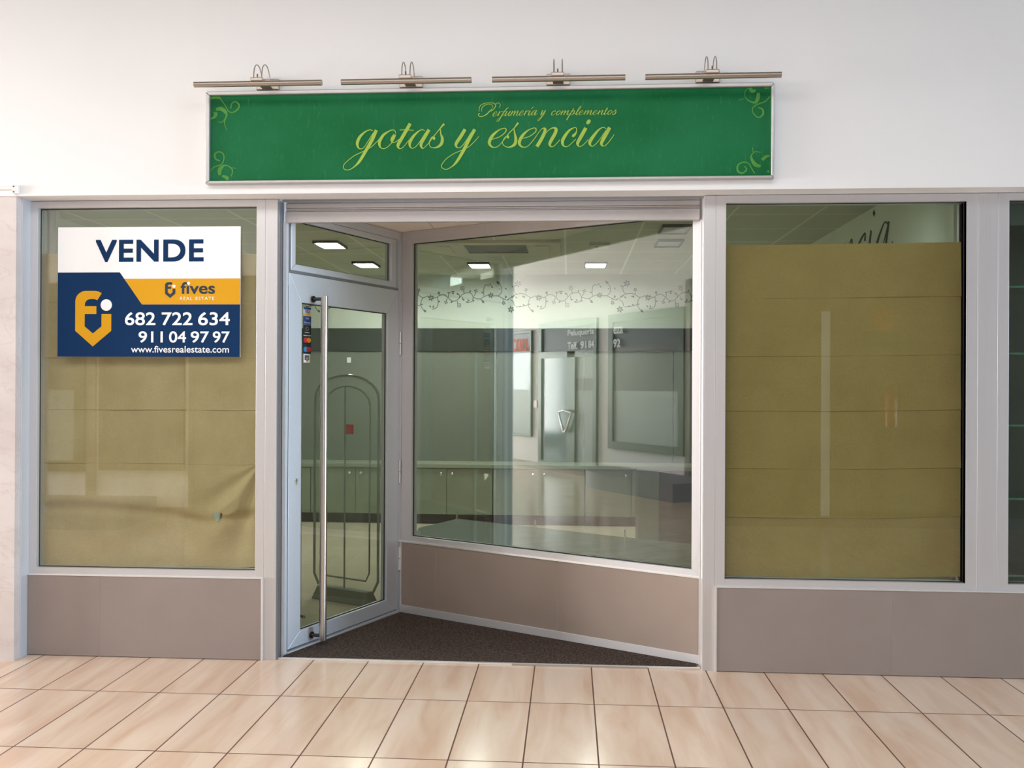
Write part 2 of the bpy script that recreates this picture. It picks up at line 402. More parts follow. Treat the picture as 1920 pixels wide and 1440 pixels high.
# surface cable trunking at the far left of the wall
ct = empty('cable_trunking', (-3.03, -.13, 2.51), 'thin white cable trunking ending in a small screwed bracket above the marble pillar', 'cable trunking')
obj('channel', B(-4.2, -2.984, -.142, -.13, 2.536, 2.553), WHITEPAINT, ct, bevel=.002)
obj('bracket', B(-2.984, -2.951, -.147, -.13, 2.512, 2.559), WHITEPAINT, ct, bevel=.002)
for z in (2.522, 2.551): obj('screw', MB().disc(FACADE, -2.978, z, .004, .147, .149), STEEL_DK, ct)

# ------------------------------------------------------------------ shopfront frames and panels (plane y = 0)
def window_fixed(name, outer, widths, glass_y, d=.09, gm=None):
    u0, u1, v0, v1 = outer; l, r, b, t = widths
    e = empty(name, ((u0+u1)/2, .03, v0), kind=ST)
    m = MB().ring(FACADE, u0, u1, v0, v1, -d, 0, l, r, b, t)
    obj('window_frame', m, ALU, e, bevel=.0015)
    g = MB().fb(FACADE, u0+l-.012, u1-r+.012, v0+b-.012, v1-t+.012, -glass_y-.008, -glass_y)
    obj('glass_pane', g, gm or GLASS_S, e)
    gk = MB().ring(FACADE, u0+l-.001, u1-r+.001, v0+b-.001, v1-t+.001, -glass_y+.0005, -glass_y+.004, .005)
    obj('gasket', gk, RUBBER, e)
    return e
window_fixed('window_1', (-2.972, -1.698, .449, 2.500), (.041, .001, .032, .037), .030)
window_fixed('window_2', (.819-.001, 2.047+.001, .449, 2.500), (.001, .001, .034, .040), .030)
window_fixed('window_4', (2.261-.001, 3.30, .449, 2.500), (.001, .04, .034, .037), .030, gm=GLASS_S)
def post(name, x0, x1, z0, grooves, depth=.12, mat_=ALU, z1=2.5):
    e = empty(name, ((x0+x1)/2, .05, z0), kind=ST)
    xs = [x0]+list(grooves)+[x1]
    for i in range(len(xs)-1):
        obj('profile', B(xs[i]+(.0012 if i else 0), xs[i+1]-(.0012 if i < len(xs)-2 else 0), 0, depth, z0, z1), mat_, e, bevel=.0012)
    obj('joint_strip', B(x0+.002, x1-.002, .002, depth-.002, z0, z1-.002), SEAM, e)
    return e
post('trim_1', -1.698, -1.584, 0, (-1.649,))
post('trim_2', .709, .819, 0, (.767,))
post('trim_3', 2.047, 2.261, .449, (2.107, 2.207))
obj('trim_4', B(-2.978, -2.972, 0, .12, 0, 2.503), ALU, kind=ST)
# dark reveal with the shutter guide on the door side of the first post
obj('trim_5', B(-1.584, -1.574, .012, .10, 0, 2.49), ALU_DK, kind=ST, bevel=.001)
obj('trim_6', B(.703, .709, .0, .058, 0, 2.49), ALU_E, kind=ST, bevel=.001)
# the returns beside the marble pillar
rt = MB(); rt.box(-2.985, -2.972, -.075, 0, 0, 2.503)
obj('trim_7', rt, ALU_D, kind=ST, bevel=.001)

def plinth(name, x0, x1, seams, side, zt=.449):
    e = empty(name, ((x0+x1)/2, 0, 0), kind=ST)
    xs = [x0]+list(seams)+[x1]
    for i in range(len(xs)-1):
        obj('panel', B(xs[i]+.0007, xs[i+1]-.0007, -.012, .10, .003, zt-.008), PLINTH, e, bevel=.001)
    obj('joint_strip', B(x0+.004, x1-.004, -.0105, .09, .003, zt-.01), SEAM, e)
    obj('cap_strip', B(x0, x1, -.016, .10, zt-.008, zt), ALU_E, e, bevel=.001)
    if side > 0: obj('edge_strip', B(x1-.0005, x1+.010, -.016, 0, 0, zt), ALU_E, e, bevel=.001)
    if side < 0: obj('edge_strip', B(x0-.010, x0+.0005, -.016, 0, 0, zt), ALU_E, e, bevel=.001)
    return e
plinth('baseboard_left', -2.971, -1.659, (-2.557,), 1)
plinth('baseboard_right', .777, 3.30, (1.676, 2.576), -1)

# ------------------------------------------------------------------ roller shutter above the entrance
rs = empty('roller_shutter', (-.43, .09, 2.386), 'raised aluminium roller shutter with grooved slats above the recessed entrance', 'roller shutter')
obj('bottom_bar', B(-1.568, .694, .075, .105, 2.386, 2.448), ALU_H, rs, bevel=.004)
obj('slat', B(-1.568, .694, .080, .10, 2.449, 2.457), ALU_H, rs, bevel=.003)
obj('slat', B(-1.568, .694, .080, .10, 2.458, 2.466), ALU_H, rs, bevel=.003)
obj('slat', B(-1.568, .694, .078, .10, 2.467, 2.494), ALU_H, rs, bevel=.004)
obj('slat', B(-1.568, .694, .085, .105, 2.495, 2.512), ALU_H, rs, bevel=.004)
for x in (-1.571, .698): obj('guide_rail', B(x-.001, x+.010, .060, .110 if x < 0 else .084, 0, 2.386), ALU, rs, bevel=.001)

# ------------------------------------------------------------------ the entrance door (slanting)
dn = empty('door_1', DOORF.p(.53, 0), kind=ST)
fr = MB()
fr.fb(DOORF, -.035, .001, 0, 2.5, -.05, 0).fb(DOORF, 1.057, 1.080, 0, 2.5, -.05, 0).fb(DOORF, .001, 1.057, 2.448, 2.5, -.05, 0).fb(DOORF, .001, 1.057, .0, .016, -.05, .012)
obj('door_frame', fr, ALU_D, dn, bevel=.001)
tf = MB().ring(DOORF, .018, 1.020, 2.131, 2.446, -.045, .004, .037, .059, .037, .034)
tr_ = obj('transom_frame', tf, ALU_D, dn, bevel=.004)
obj('glass_pane', FB(DOORF, .045, .970, 2.158, 2.42, -.030, -.022), GLASS_D, tr_)
obj('gasket', MB().ring(DOORF, .0545, .9615, 2.1675, 2.4125, -.021, -.016, .005), RUBBER, tr_)
obj('rail', FB(DOORF, .001, 1.057, 2.118, 2.1305, -.045, -.004), ALU_DK, dn)
leaf = MB().ring(DOORF, .006, 1.055, .026, 2.116, -.048, 0, .106, .121, .082, .158)
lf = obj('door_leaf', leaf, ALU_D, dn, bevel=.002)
obj('glass_pane', FB(DOORF, .10, .945, .10, 1.965, -.030, -.022), GLASS_D, lf)
obj('gasket', MB().ring(DOORF, .1115, .9345, .1075, 1.9585, -.021, -.016, .006), RUBBER, lf)
hd = MB(); HU, HW = .216, .075
hd.tube([DOORF.p(HU, .04, HW), DOORF.p(HU, 2.0, HW)], .0205, 24)
obj('pull_handle', hd, STEEL, lf, smooth_=True, label='long satin steel pull handle')
hb = MB()
for v in (.062, 1.985):
    hb.tube([DOORF.p(HU-.012, v, 0), DOORF.p(HU-.004, v, .045), DOORF.p(HU, v, HW)], .010, 12)
    hb.tube([DOORF.p(HU-.012, v, 0), DOORF.p(HU-.012, v, .008)], .019, 16)
obj('handle_bracket', hb, STEEL_DK, lf, smooth_=True)
h2 = MB(); h2.tube([DOORF.p(HU, .10, -.105), DOORF.p(HU, 1.75, -.105)], .014, 16)
for v in (.16, 1.69): h2.tube([DOORF.p(HU, v, -.105), DOORF.p(HU-.02, v, -.045)], .009, 10)
obj('inner_handle', h2, STEEL, lf, smooth_=True)
lk = MB().disc(DOORF, .067, .960, .011, 0, .006, .011).fb(DOORF, .062, .072, .934, .955, 0, .006)
obj('lock_cylinder', lk, CHROME, lf, bevel=.001)
for v in (1.77, .925, .355):
    hg = MB().tube([DOORF.p(1.067, v-.075, .006), DOORF.p(1.067, v-.003, .006)], .006, 10).tube([DOORF.p(1.067, v+.003, .006), DOORF.p(1.067, v+.075, .006)], .006, 10)
    obj('hinge', hg, ALU_E, dn, smooth_=True)
obj('door_gap', FB(DOORF, .0012, .0058, .026, 2.05, -.02, -.0005), RUBBER, dn)

# card stickers on the door glass
def sticker(v1, v0, base, label, deco, u0=.147, u1=.215):
    e = empty('sticker', DOORF.p((u0+u1)/2, v0, -.0205), label, 'sticker', 'payment card stickers on the door glass')
    obj('backing', FB(DOORF, u0, u1, v0, v1, -.0218, -.0210), base, e)
    W0, W1 = -.0209, -.0203
    for kind, *a in deco:
        cx = (u0+u1)/2; cy = (v0+v1)/2; wd = u1-u0; ht = v1-v0
        P = lambda fx, fy: (u0+fx*wd, v0+fy*ht)
        if kind == 'bar':
            m_, x0, x1, y0, y1 = a; q0 = P(x0, y0); q1 = P(x1, y1); obj('band', FB(DOORF, q0[0], q1[0], q0[1], q1[1], W0, W1), m_, e)
        if kind == 'dot':
            m_, x, y, r = a[:4]; q = P(x, y); obj('roundel', MB().disc(DOORF, q[0], q[1], r*wd, W0, W1+.0002*len(a), rv=r*wd*.8), m_, e)
        if kind == 'txt':
            m_, s_, x0, x1, y0, y1 = a; q0 = P(x0, y0); q1 = P(x1, y1); obj('lettering', text_mb(s_, DOORF, q0[0], q1[0], q0[1], q1[1], W0, W1+.0006, bold=.02), m_, e)
    return e
SILVER = mat('silver_print', S(196, 200, 200), .4); BLUEP = mat('blue_print', S(28, 62, 132), .4); BLACKP = mat('black_print', S(24, 28, 32), .4)
GOLDP = mat('gold_print', S(214, 166, 60), .4); ORANGEP = mat('orange_print', S(236, 160, 50), .4); SKYP = mat('light_blue_print', S(40, 150, 200), .4)
GREENP = mat('green_print', S(70, 150, 70), .4)
sticker(1.938, 1.888, SILVER, 'silver card sticker with blue top band and gold bottom band, topmost on the door glass', [('bar', BLUEP, .04, .96, .74, .98), ('bar', GOLDP, .04, .96, .04, .24), ('txt', BLUEP, 'VISA', .2, .84, .32, .66)])
sticker(1.887, 1.838, BLUEP, 'plain blue card sticker with pale lettering, second from the top on the door glass', [('txt', SILVER, 'VISA', .28, .72, .62, .84), ('txt', SILVER, 'Electron', .1, .9, .14, .36)])
sticker(1.836, 1.782, BLACKP, 'black card sticker with a dim grey ring, third from the top on the door glass', [('dot', GREYPLASTIC, .5, .62, .22), ('dot', BLACKP, .5, .62, .13, 0), ('bar', SILVER, .22, .78, .17, .26)])
sticker(1.780, 1.724, BLACKP, 'dark card sticker with overlapping red and orange discs on the door glass', [('bar', SILVER, .04, .96, .88, .97), ('dot', RED, .34, .46, .29), ('dot', ORANGEP, .70, .46, .27, 0), ('bar', SILVER, .08, .5, .44, .52)])
sticker(1.722, 1.672, NAVY_DK, 'dark card sticker with overlapping light blue and red discs on the door glass', [('dot', SKYP, .32, .5, .28), ('dot', RED, .68, .5, .28, 0), ('bar', SILVER, .16, .84, .46, .54)])
sticker(1.670, 1.621, WHITEP, 'small white card sticker with a patch of coloured squares, lowest on the door glass', [('bar', BLUEP, .16, .36, .3, .86), ('bar', RED, .42, .62, .14, .5), ('bar', BLACKP, .42, .62, .56, .86), ('bar', GREENP, .68, .88, .3, .86)], u0=.152, u1=.206)

# ------------------------------------------------------------------ slanting window between door and right post
w3 = empty('window_3', WINF.p(1.05, .45), kind=ST)
obj('window_frame', MB().ring(WINF, .010, 2.080, .474, 2.502, -.06, 0, .084, .062, .033, .080), ALU, w3, bevel=.0015)
obj('corner_post', FB(WINF, -.028, .008, 0, 2.502, -.06, .0), ALU, w3, bevel=.001)
obj('glass_pane', FB(WINF, .080, 2.045, .495, 2.435, -.034, -.026), GLASS, w3)
obj('gasket', MB().ring(WINF, .0935, 2.0185, .5065, 2.4225, -.025, -.020, .006), RUBBER, w3)
bb = empty('baseboard_middle', WINF.p(1.05, 0), kind=ST)
us = [.020, .296, 1.190, 2.078]
for i in range(3): obj('panel', FB(WINF, us[i]+.0008, us[i+1]-.0008, .05, .464, -.06, .004), PLINTH_B, bb, bevel=.001)
obj('joint_strip', FB(WINF, .025, 2.07, .05, .45, -.05, .0025), SEAM, bb)
obj('cap_strip', FB(WINF, -.005, 2.080, .464, .475, -.06, .010), ALU_E, bb, bevel=.001)
obj('kick_strip', FB(WINF, .010, 2.078, .004, .053, -.05, .010), ALU, bb, bevel=.001)
obj('edge_strip', FB(WINF, .010, .020, .02, .464, -.04, .008), ALU_E, bb, bevel=.001)

# recess floor: dark mat and the metal threshold
TOP = Frame((0, 0, 0), (1, 0, 0), (0, 1, 0), (0, 0, 1))
obj('entrance_mat', MB().poly(TOP, [(-1.556, .036), (.684, .036), (.684, .096), (-1.098, 1.052), (-1.545, .085), (-1.556, .06)], .0, .009), MAT,
    label='dark brown bristle mat filling the three-sided recess before the glass door', cat='doormat')
obj('threshold_strip', B(-1.575, .697, .016, .036, 0, .008), ALU_E, label='thin bright metal strip along the front edge of the dark mat', cat='threshold', bevel=.002)
obj('cover_strip', B(-.30, .42, .004, .0158, 0, .007), STEEL, label='short loose metal strip lying in front of the threshold, right of its middle', cat='metal strip', bevel=.001)

# recess soffit
sf = MB().poly(TOP, [(-1.60, .11), (.75, .11), (.75, .14), (-1.06, 1.15), (-1.16, 1.15)], 2.503, 2.53)
obj('ceiling_recess', sf, CEIL_W, kind=ST)
jl = MB().fb(TOP, -.875, -.868, 0.2, 1.0, 2.5015, 2.504).fb(TOP, -1.5, -.6, .62, .627, 2.5015, 2.504)
obj('trim_8', jl, SEAM, kind=ST)

# ------------------------------------------------------------------ the big green sign
sg = empty('shop_sign', (-.445, -.13, 2.552), 'wide green shop sign with pale lettering in a thin silver frame above the entrance', 'shop sign')
obj('panel', B(-1.905, 1.020, -.155, -.131, 2.560, 3.028), GREEN, sg)
SX0, SX1, SZ0, SZ1 = -1.917, 1.031, 2.549, 3.036
fm = MB().ring(FACADE, SX0, SX1, SZ0, SZ1, .131, .172, .022, .016, .016, .021)
obj('frame', fm, ALU_F, sg, bevel=.004, seg=3)
_H = [0.002853169, 1.274986e-05, -3.05418, 7.143619e-05, -0.002856985, 3.549487, 3.902044e-05, 1.28509e-06]
def signmap(ox, oy, k):
    def f(X, Y):
        x, y = ox+X/k, oy+Y/k
        d = _H[6]*x+_H[7]*y+1
        return ((_H[0]*x+_H[1]*y+_H[2])/d, (_H[3]*x+_H[4]*y+_H[5])/d)
    return f
def strokes(m, F, L, w0, w1, mapf, k=1.0):
    for i, s in enumerate(L):
        m.ribbon(F, [(a, b, c*k) for a, b, c in s], w0, w1+.00012*(i % 7), 6, mapf)
    return m
GOTAS = [
 [(365,262,9),(320,248,10),(250,280,20),(180,350,38),(148,430,40),(160,490,22),(195,512,11),(240,490,9),(300,400,9),(370,290,10)],
 [(412,250,44),(350,390,46),(270,530,44),(180,680,36),(110,755,18),(50,795,10),(0,802,9),(-38,785,9),(-42,740,9),(0,690,9),(100,610,9),(210,555,9),(320,500,9),(400,430,9),(450,380,9)],
 [(680,300,9),(670,262,11),(640,248,10),(590,265,16),(510,320,34),(460,400,42),(455,460,30),(480,500,13),(530,505,10),(590,465,9),(650,390,9),(682,310,9)],
 [(660,310,20),(645,345,40),(628,380,42),(615,405,16)], [(615,410,9),(650,425,9),(700,400,9),(725,375,8)],
 [(880,160,44),(830,250,46),(760,370,46),(715,450,44),(715,490,26),(745,508,11),(790,480,9),(840,420,9),(890,360,9)],
 [(735,250,8),(810,247,9),(930,255,8)],
 [(1085,262,9),(1050,245,10),(1000,265,16),(930,330,34),(880,410,42),(875,465,28),(900,502,11),(945,490,9),(1000,430,9),(1090,290,9)],
 [(1140,245,44),(1090,330,46),(1040,420,44),(1030,470,34),(1055,505,11),(1095,475,9),(1145,420,9)],
 [(1140,430,9),(1200,345,11),(1270,260,12),(1310,210,18),(1350,165,28)],
 [(1300,240,11),(1303,300,18),(1325,370,38),(1312,440,42),(1260,485,26),(1200,497,11),(1155,475,9),(1145,420,9),(1165,370,10),(1195,350,24),(1212,365,34),(1200,382,22)],
 [(1640,240,44),(1580,340,46),(1520,430,42),(1515,470,28),(1545,497,11),(1590,480,9),(1660,390,9),(1720,290,9)],
 [(1775,240,44),(1700,370,46),(1620,530,44),(1530,680,34),(1460,755,14),(1380,795,9),(1325,775,9),(1318,730,9),(1380,650,9),(1480,580,9),(1570,540,9),(1680,490,9),(1760,420,9),(1835,335,7)]]
ESEN = [
 [(215,560,9),(320,525,9),(390,470,12),(405,430,14),(380,415,10),(310,440,16),(230,510,36),(190,590,40),(205,640,24),(250,662,11),(310,640,9),(380,560,9)],
 [(380,560,9),(450,470,11),(510,410,12),(560,345,26)],
 [(508,420,11),(515,480,20),(530,560,38),(515,620,38),(460,655,20),(410,655,9),(362,620,9),(367,570,9),(395,530,13),(430,520,28),(422,545,26)],
 [(605,548,9),(700,522,9),(775,470,12),(790,430,14),(765,412,10),(690,440,16),(615,510,36),(575,590,40),(590,640,24),(635,660,11),(690,640,9),(760,560,9),(830,460,9)],
 [(830,460,9),(870,420,11),(905,425,32),(895,480,42),(850,570,44),(800,652,44)],
 [(850,570,9),(930,460,9),(1000,412,15),(1045,425,38),(1035,480,42),(985,570,42),(965,620,34),(985,652,13),(1030,635,9),(1100,560,9)],
 [(1262,528,24),(1270,510,34),(1292,490,26),(1310,450,11),(1305,412,9),(1275,410,10),(1210,450,28),(1140,550,42),(1130,615,30),(1160,650,13),(1210,640,9),(1300,555,9)],
 [(1430,410,44),(1380,500,46),(1330,590,42),(1325,625,28),(1350,650,11),(1400,625,9),(1460,560,9)],
 [(1445,362,20),(1455,345,42),(1472,322,42),(1485,308,20)],
 [(1690,420,9),(1650,405,10),(1590,440,22),(1510,540,42),(1480,600,38),(1495,640,15),(1530,640,9),(1600,570,9),(1690,440,9)],
 [(1735,405,44),(1690,490,46),(1640,580,42),(1630,620,30),(1655,645,11),(1700,620,9),(1750,560,9),(1795,495,7)]]
m = MB()
strokes(m, FACADE, GOTAS, .1552, .1560, signmap(650, 210, 7.385))
strokes(m, FACADE, ESEN, .1552, .1560, signmap(890, 180, 6.857))
obj('lettering', m, LIME, sg, label='large lime script lettering')
GL = {  # small slanted script letters: strokes of (x, y, weight), x height 1
 'e': (.64, [[(.02,.42,.6),(.3,.52,.6),(.42,.8,.8),(.3,1,.8),(.1,.75,1.4),(.06,.3,2),(.16,.02,1.2),(.34,.04,.6),(.66,.45,.6)]]),
 'r': (.52, [[(.1,1,2),(.1,0,2)], [(.1,.5,.6),(.28,.92,.8),(.46,.9,1.6)]]),
 'f': (.42, [[(.5,1.75,.8),(.32,1.5,1.6),(.12,.4,2),(.0,-.9,1.6),(-.16,-1.1,.8),(-.3,-.9,.6),(.1,-.1,.6),(.45,.4,.6)], [(-.05,.95,.6),(.4,.95,.6)]]),
 'u': (.74, [[(.1,1,2),(.08,.2,2),(.2,.0,1),(.5,.9,.6)], [(.52,1,2),(.5,.2,2),(.6,.0,1),(.8,.4,.6)]]),
 'm': (1.1, [[(.08,1,2),(.08,0,2)], [(.08,.3,.6),(.36,1,1),(.44,.8,2),(.44,0,2)], [(.44,.3,.6),(.74,1,1),(.82,.8,2),(.8,.2,2),(.92,0,1),(1.15,.4,.6)]]),
 'n': (.76, [[(.08,1,2),(.08,0,2)], [(.08,.3,.6),(.38,1,1),(.48,.8,2),(.46,.2,2),(.58,0,1),(.8,.4,.6)]]),
 'í': (.40, [[(.1,1,2),(.08,.2,2),(.2,0,1),(.42,.4,.6)], [(.12,1.35,1),(.3,1.75,1.4)]]),
 'a': (.74, [[(.48,.95,.6),(.3,1,.8),(.06,.5,2),(.12,.04,1.2),(.3,.2,.6),(.5,.9,.6)], [(.52,1,2),(.5,.2,2),(.6,0,1),(.8,.4,.6)]]),
 'y': (.74, [[(.1,1,2),(.08,.2,2),(.2,.0,1),(.5,.9,.6)], [(.54,1,2),(.42,-.2,2),(.25,-1,1.6),(.05,-1.2,.7),(-.05,-1,.6),(.2,-.5,.6),(.8,.3,.6)]]),
 'c': (.60, [[(.42,.78,1.8),(.38,1,1),(.1,.75,1.6),(.06,.3,2),(.18,.0,1.2),(.36,.06,.6),(.62,.45,.6)]]),
 'o': (.60, [[(.32,1,.8),(.08,.7,1.8),(.08,.25,2),(.22,0,1),(.44,.3,1.2),(.46,.75,1),(.34,1,.8)], [(.44,.7,.6),(.64,.6,.6)]]),
 'p': (.76, [[(.22,1.5,1.6),(.1,.2,2),(.0,-1.2,2)], [(.1,.4,.6),(.36,1,1),(.5,.8,2),(.48,.3,2),(.3,0,.8),(.14,.12,.6)], [(.4,.1,.6),(.8,.4,.6)]]),
 'l': (.38, [[(.08,.3,.6),(.3,1.6,.8),(.24,2,1),(.1,1.4,2),(.08,.2,2),(.2,0,1),(.4,.4,.6)]]),
 't': (.42, [[(.12,1.6,1.8),(.08,.2,2),(.2,0,1),(.44,.4,.6)], [(-.06,1.05,.6),(.32,1.05,.6)]]),
 's': (.54, [[(.0,.3,.6),(.3,1.15,1.4)], [(.28,1,.8),(.42,.5,2),(.34,.1,1.8),(.14,0,1),(.06,.2,1.6)]])}
def script_line(word, X0, X1, Y0, Y1, xh, wt, slant=.46):
    tot = sum(GL[c][0] for c in word); sc = (X1-X0)/tot; out = []; x = 0
    for c in word:
        for s in GL[c][1]:
            q = []
            for a, b, w_ in s:
                px = X0+(x+a)*sc+b*xh*slant; yb = Y0+(Y1-Y0)*((x+a)/tot); q.append((px, yb-b*xh, w_*wt))
            out.append(q)
        x += GL[c][0]
    return out
m = MB()
small = script_line('erfumería', 222, 790, 262, 246, 62, 5.6) + script_line('y', 842, 900, 246, 244, 62, 5.6) + script_line('complementos', 975, 1815, 246, 238, 56, 5.6)
small += [[(225,165,8),(160,230,13),(110,260,10),(60,262,8),(50,235,10),(70,225,8)], [(90,200,6),(95,150,8),(150,110,8),(215,110,7),(235,150,6)],
          [(55,200,6),(70,130,8),(130,95,7),(210,88,7),(262,105,8),(260,150,9),(220,190,8),(180,195,6)], [(262,110,6),(300,90,6),(330,110,6),(320,150,6)]]
strokes(m, FACADE, small, .1552, .1560, signmap(890, 180, 6.857))
obj('lettering', m, LIME, sg, label='small lime script lettering')
SCR = {
 'TL': ((380, 150, 6.0), [[(200,215,14),(250,280,12),(290,350,12),(340,365,14),(395,330,16),(410,280,18),(370,245,18),(330,265,16),(315,320,12)],
   [(150,330,30),(210,325,44),(255,360,36),(270,400,20),(245,480,10),(270,560,7)], [(255,430,9),(220,475,9),(170,470,9)], [(90,205,30),(150,195,34),(205,205,26)], [(85,440,10),(130,420,30),(150,380,36),(120,370,10)]]),
 'BL': ((380, 150, 6.0), [[(195,910,16),(150,890,18),(135,840,18),(180,808,16),(230,830,14),(240,890,12),(210,950,12),(130,980,12),(85,1030,9)],
   [(195,1070,30),(190,1020,44),(215,980,36),(260,960,14),(310,980,12),(340,1030,11),(320,1080,9)], [(300,985,9),(380,995,7)], [(285,1125,36),(265,1095,40),(220,1080,20)]]),
 'TR': ((1160, 150, 6.194), [[(1758,190,12),(1700,250,14),(1620,280,14),(1560,320,12),(1560,380,12),(1620,435,16),(1675,400,24),(1670,340,22),(1620,320,14)],
   [(1620,150,34),(1620,200,46),(1590,260,30),(1530,250,14),(1470,200,10),(1470,130,9),(1510,90,7)], [(1525,90,34),(1550,130,40),(1590,120,20)], [(1460,215,9),(1390,235,7)], [(1690,90,26),(1750,85,30)]]),
 'BR': ((1160, 150, 6.194), [[(1580,1088,12),(1540,1020,12),(1510,970,12),(1450,955,14),(1385,990,18),(1385,1060,22),(1440,1080,22),(1485,1040,16),(1460,1000,9)],
   [(1650,1000,30),(1590,985,44),(1550,930,34),(1540,880,16),(1580,835,10),(1650,840,7)], [(1560,835,9),(1555,780,7)], [(1665,930,40),(1710,890,34),(1755,880,16)], [(1735,1075,36),(1740,1050,18)]])}
for k_, (mp_, L_) in SCR.items():
    obj('scroll_ornament', strokes(MB(), FACADE, L_, .1552, .1558, signmap(*mp_)), SCROLL, sg)

# ------------------------------------------------------------------ the four picture lights
PG = 'brushed metal picture lights above the green sign'
def picture_light(xc):
    e = empty('picture_light', (xc, -.13, 3.046), 'brushed metal picture light', 'picture light', PG)
    obj('wall_plate', B(xc-.062, xc+.060, -.150, -.1305, 3.046, 3.104), STEEL_B, e, bevel=.004)
    obj('lamp_tube', MB().tube([(xc-.330, -.30, 3.028), (xc+.333, -.30, 3.028)], .0145, 20), STEEL_B, e, smooth_=True)
    obj('clamp', B(xc-.034, xc+.030, -.318, -.276, 3.036, 3.056), STEEL_B, e, bevel=.004)
    for dx in (-.022, .020):
        obj('arm', MB().tube([(xc+dx, -.150, 3.062), (xc+dx, -.170, 3.100), (xc+dx, -.205, 3.140), (xc+dx, -.250, 3.142), (xc+dx, -.285, 3.110), (xc+dx, -.297, 3.056)], .0028, 8, 6), STEEL_B, e, smooth_=True)
    obj('knob', MB().tube([(xc-.002, -.297, 3.056), (xc-.002, -.297, 3.078)], .0035, 8), STEEL_DK, e)
    obj('lower_bracket', B(xc-.028, xc+.026, -.20, -.150, 3.052, 3.058), STEEL_B, e)
    return e
pl0 = picture_light(-1.592)
for xc, lb in ((-.829, 'second from the left end of the sign'), (-.062, 'third from the left, over the small lettering'), (.700, 'rightmost, over the right end of the sign')):
    c = copy_tree(pl0); c.location.x = xc; c['label'] = 'brushed metal picture light, '+lb
pl0['label'] = 'brushed metal picture light, leftmost, over the left end of the sign'

# ------------------------------------------------------------------ VENDE board on the left window
vs = empty('sale_board', (-2.311, .020, 1.644), 'white, navy and yellow for sale board with phone numbers fixed to the left window', 'sale sign')
VX0, VX1, VZ0, VZ1 = -2.827, -1.796, 1.644, 2.359
def vm(X, Y): return (VX0+(X-177)/(1403-177)*(VX1-VX0), VZ1-(Y-168)/(1043-168)*(VZ1-VZ0))
VP = lambda L: [vm(*q) for q in L]
obj('board', B(VX0, VX1, .020, .0285, VZ0, VZ1), WHITEP, vs)
Y0 = -.020
obj('navy_field', MB().poly(FACADE, VP([(177,474),(597,474),(747,691),(1403,691),(1403,1043),(177,1043)]), Y0, Y0+.0006), NAVY, vs)
obj('yellow_band', MB().poly(FACADE, VP([(628,517),(1403,517),(1403,690),(747,690)]), Y0, Y0+.0009), YELLOW, vs)
def emblem(ox, oy, k, mt, mdot, parent, w):
    T = lambda L: [vm(ox+(x-296)*k, oy+(y-597)*k) for x, y in L]
    arc = [(360-62+62-62*math.cos(a)*1.0-2, 665-66*math.sin(a)) for a in [i*PI/2/8 for i in range(9)]]
    out = [(297,868),(297,668)]+[(372-75*math.cos(a), 668-70*math.sin(a)) for a in [i*PI/2/8 for i in range(1, 9)]]+[(430,598),(455,603),(476,614),(446,661),(432,655),(412,653),(388,655),(372,664),(362,682),(361,702),(440,702),(440,755),(361,755),(361,838),(417,886),(475,838),(475,755),(541,755),(541,868),(417,974)]
    obj('emblem', MB().poly(FACADE, T(out), w, w+.0007), mt, parent)
    c = vm(ox+(507-296)*k, oy+(694-597)*k)
    obj('emblem_dot', MB().disc(FACADE, c[0], c[1], 38*k/(1403-177)*(VX1-VX0), w, w+.0009), mdot, parent)
emblem(296, 597, 1, YELLOW, WHITEP, vs, Y0+.0006)
emblem(902, 541, .283, NAVY_DK, WHITEP, vs, Y0+.0009)
def vt(s, X0, X1, Ya, Yb, mt, bold, w, name='lettering', spacing=1):
    a = vm(X0, Yb); b = vm(X1, Ya)
    obj(name, text_mb(s, FACADE, a[0], b[0], a[1], b[1], w, w+.0008, bold, spacing=spacing), mt, vs)
vt('VENDE', 433, 1159, 254, 404, NAVY, .034, Y0, spacing=1.08)
for w_, a_, b_ in (('682', 634, 839), ('722', 881, 1087), ('634', 1125, 1336)): vt(w_, a_, b_, 743, 831, WHITEP, .016, Y0+.0006)
for w_, a_, b_ in (('911', 726, 889), ('04', 931, 1045), ('97', 1076, 1197), ('97', 1223, 1335)): vt(w_, a_, b_, 871, 947, WHITEP, .016, Y0+.0006)
vt('www.fivesrealestate.com', 676, 1331, 969, 1014, WHITEP, .010, Y0+.0006)
vt('fives', 1007, 1236, 541, 620, NAVY_DK, .022, Y0+.0009)
c_ = vm(1060, 549); obj('emblem_dot', MB().disc(FACADE, c_[0], c_[1], .0085, Y0+.0017, Y0+.0021), WHITEP, vs)
vt('REAL', 1004, 1086, 640, 661, WHITEP, .0, Y0+.0009, spacing=1.15)
vt('ESTATE', 1108, 1232, 640, 661, WHITEP, .0, Y0+.0009, spacing=1.15)

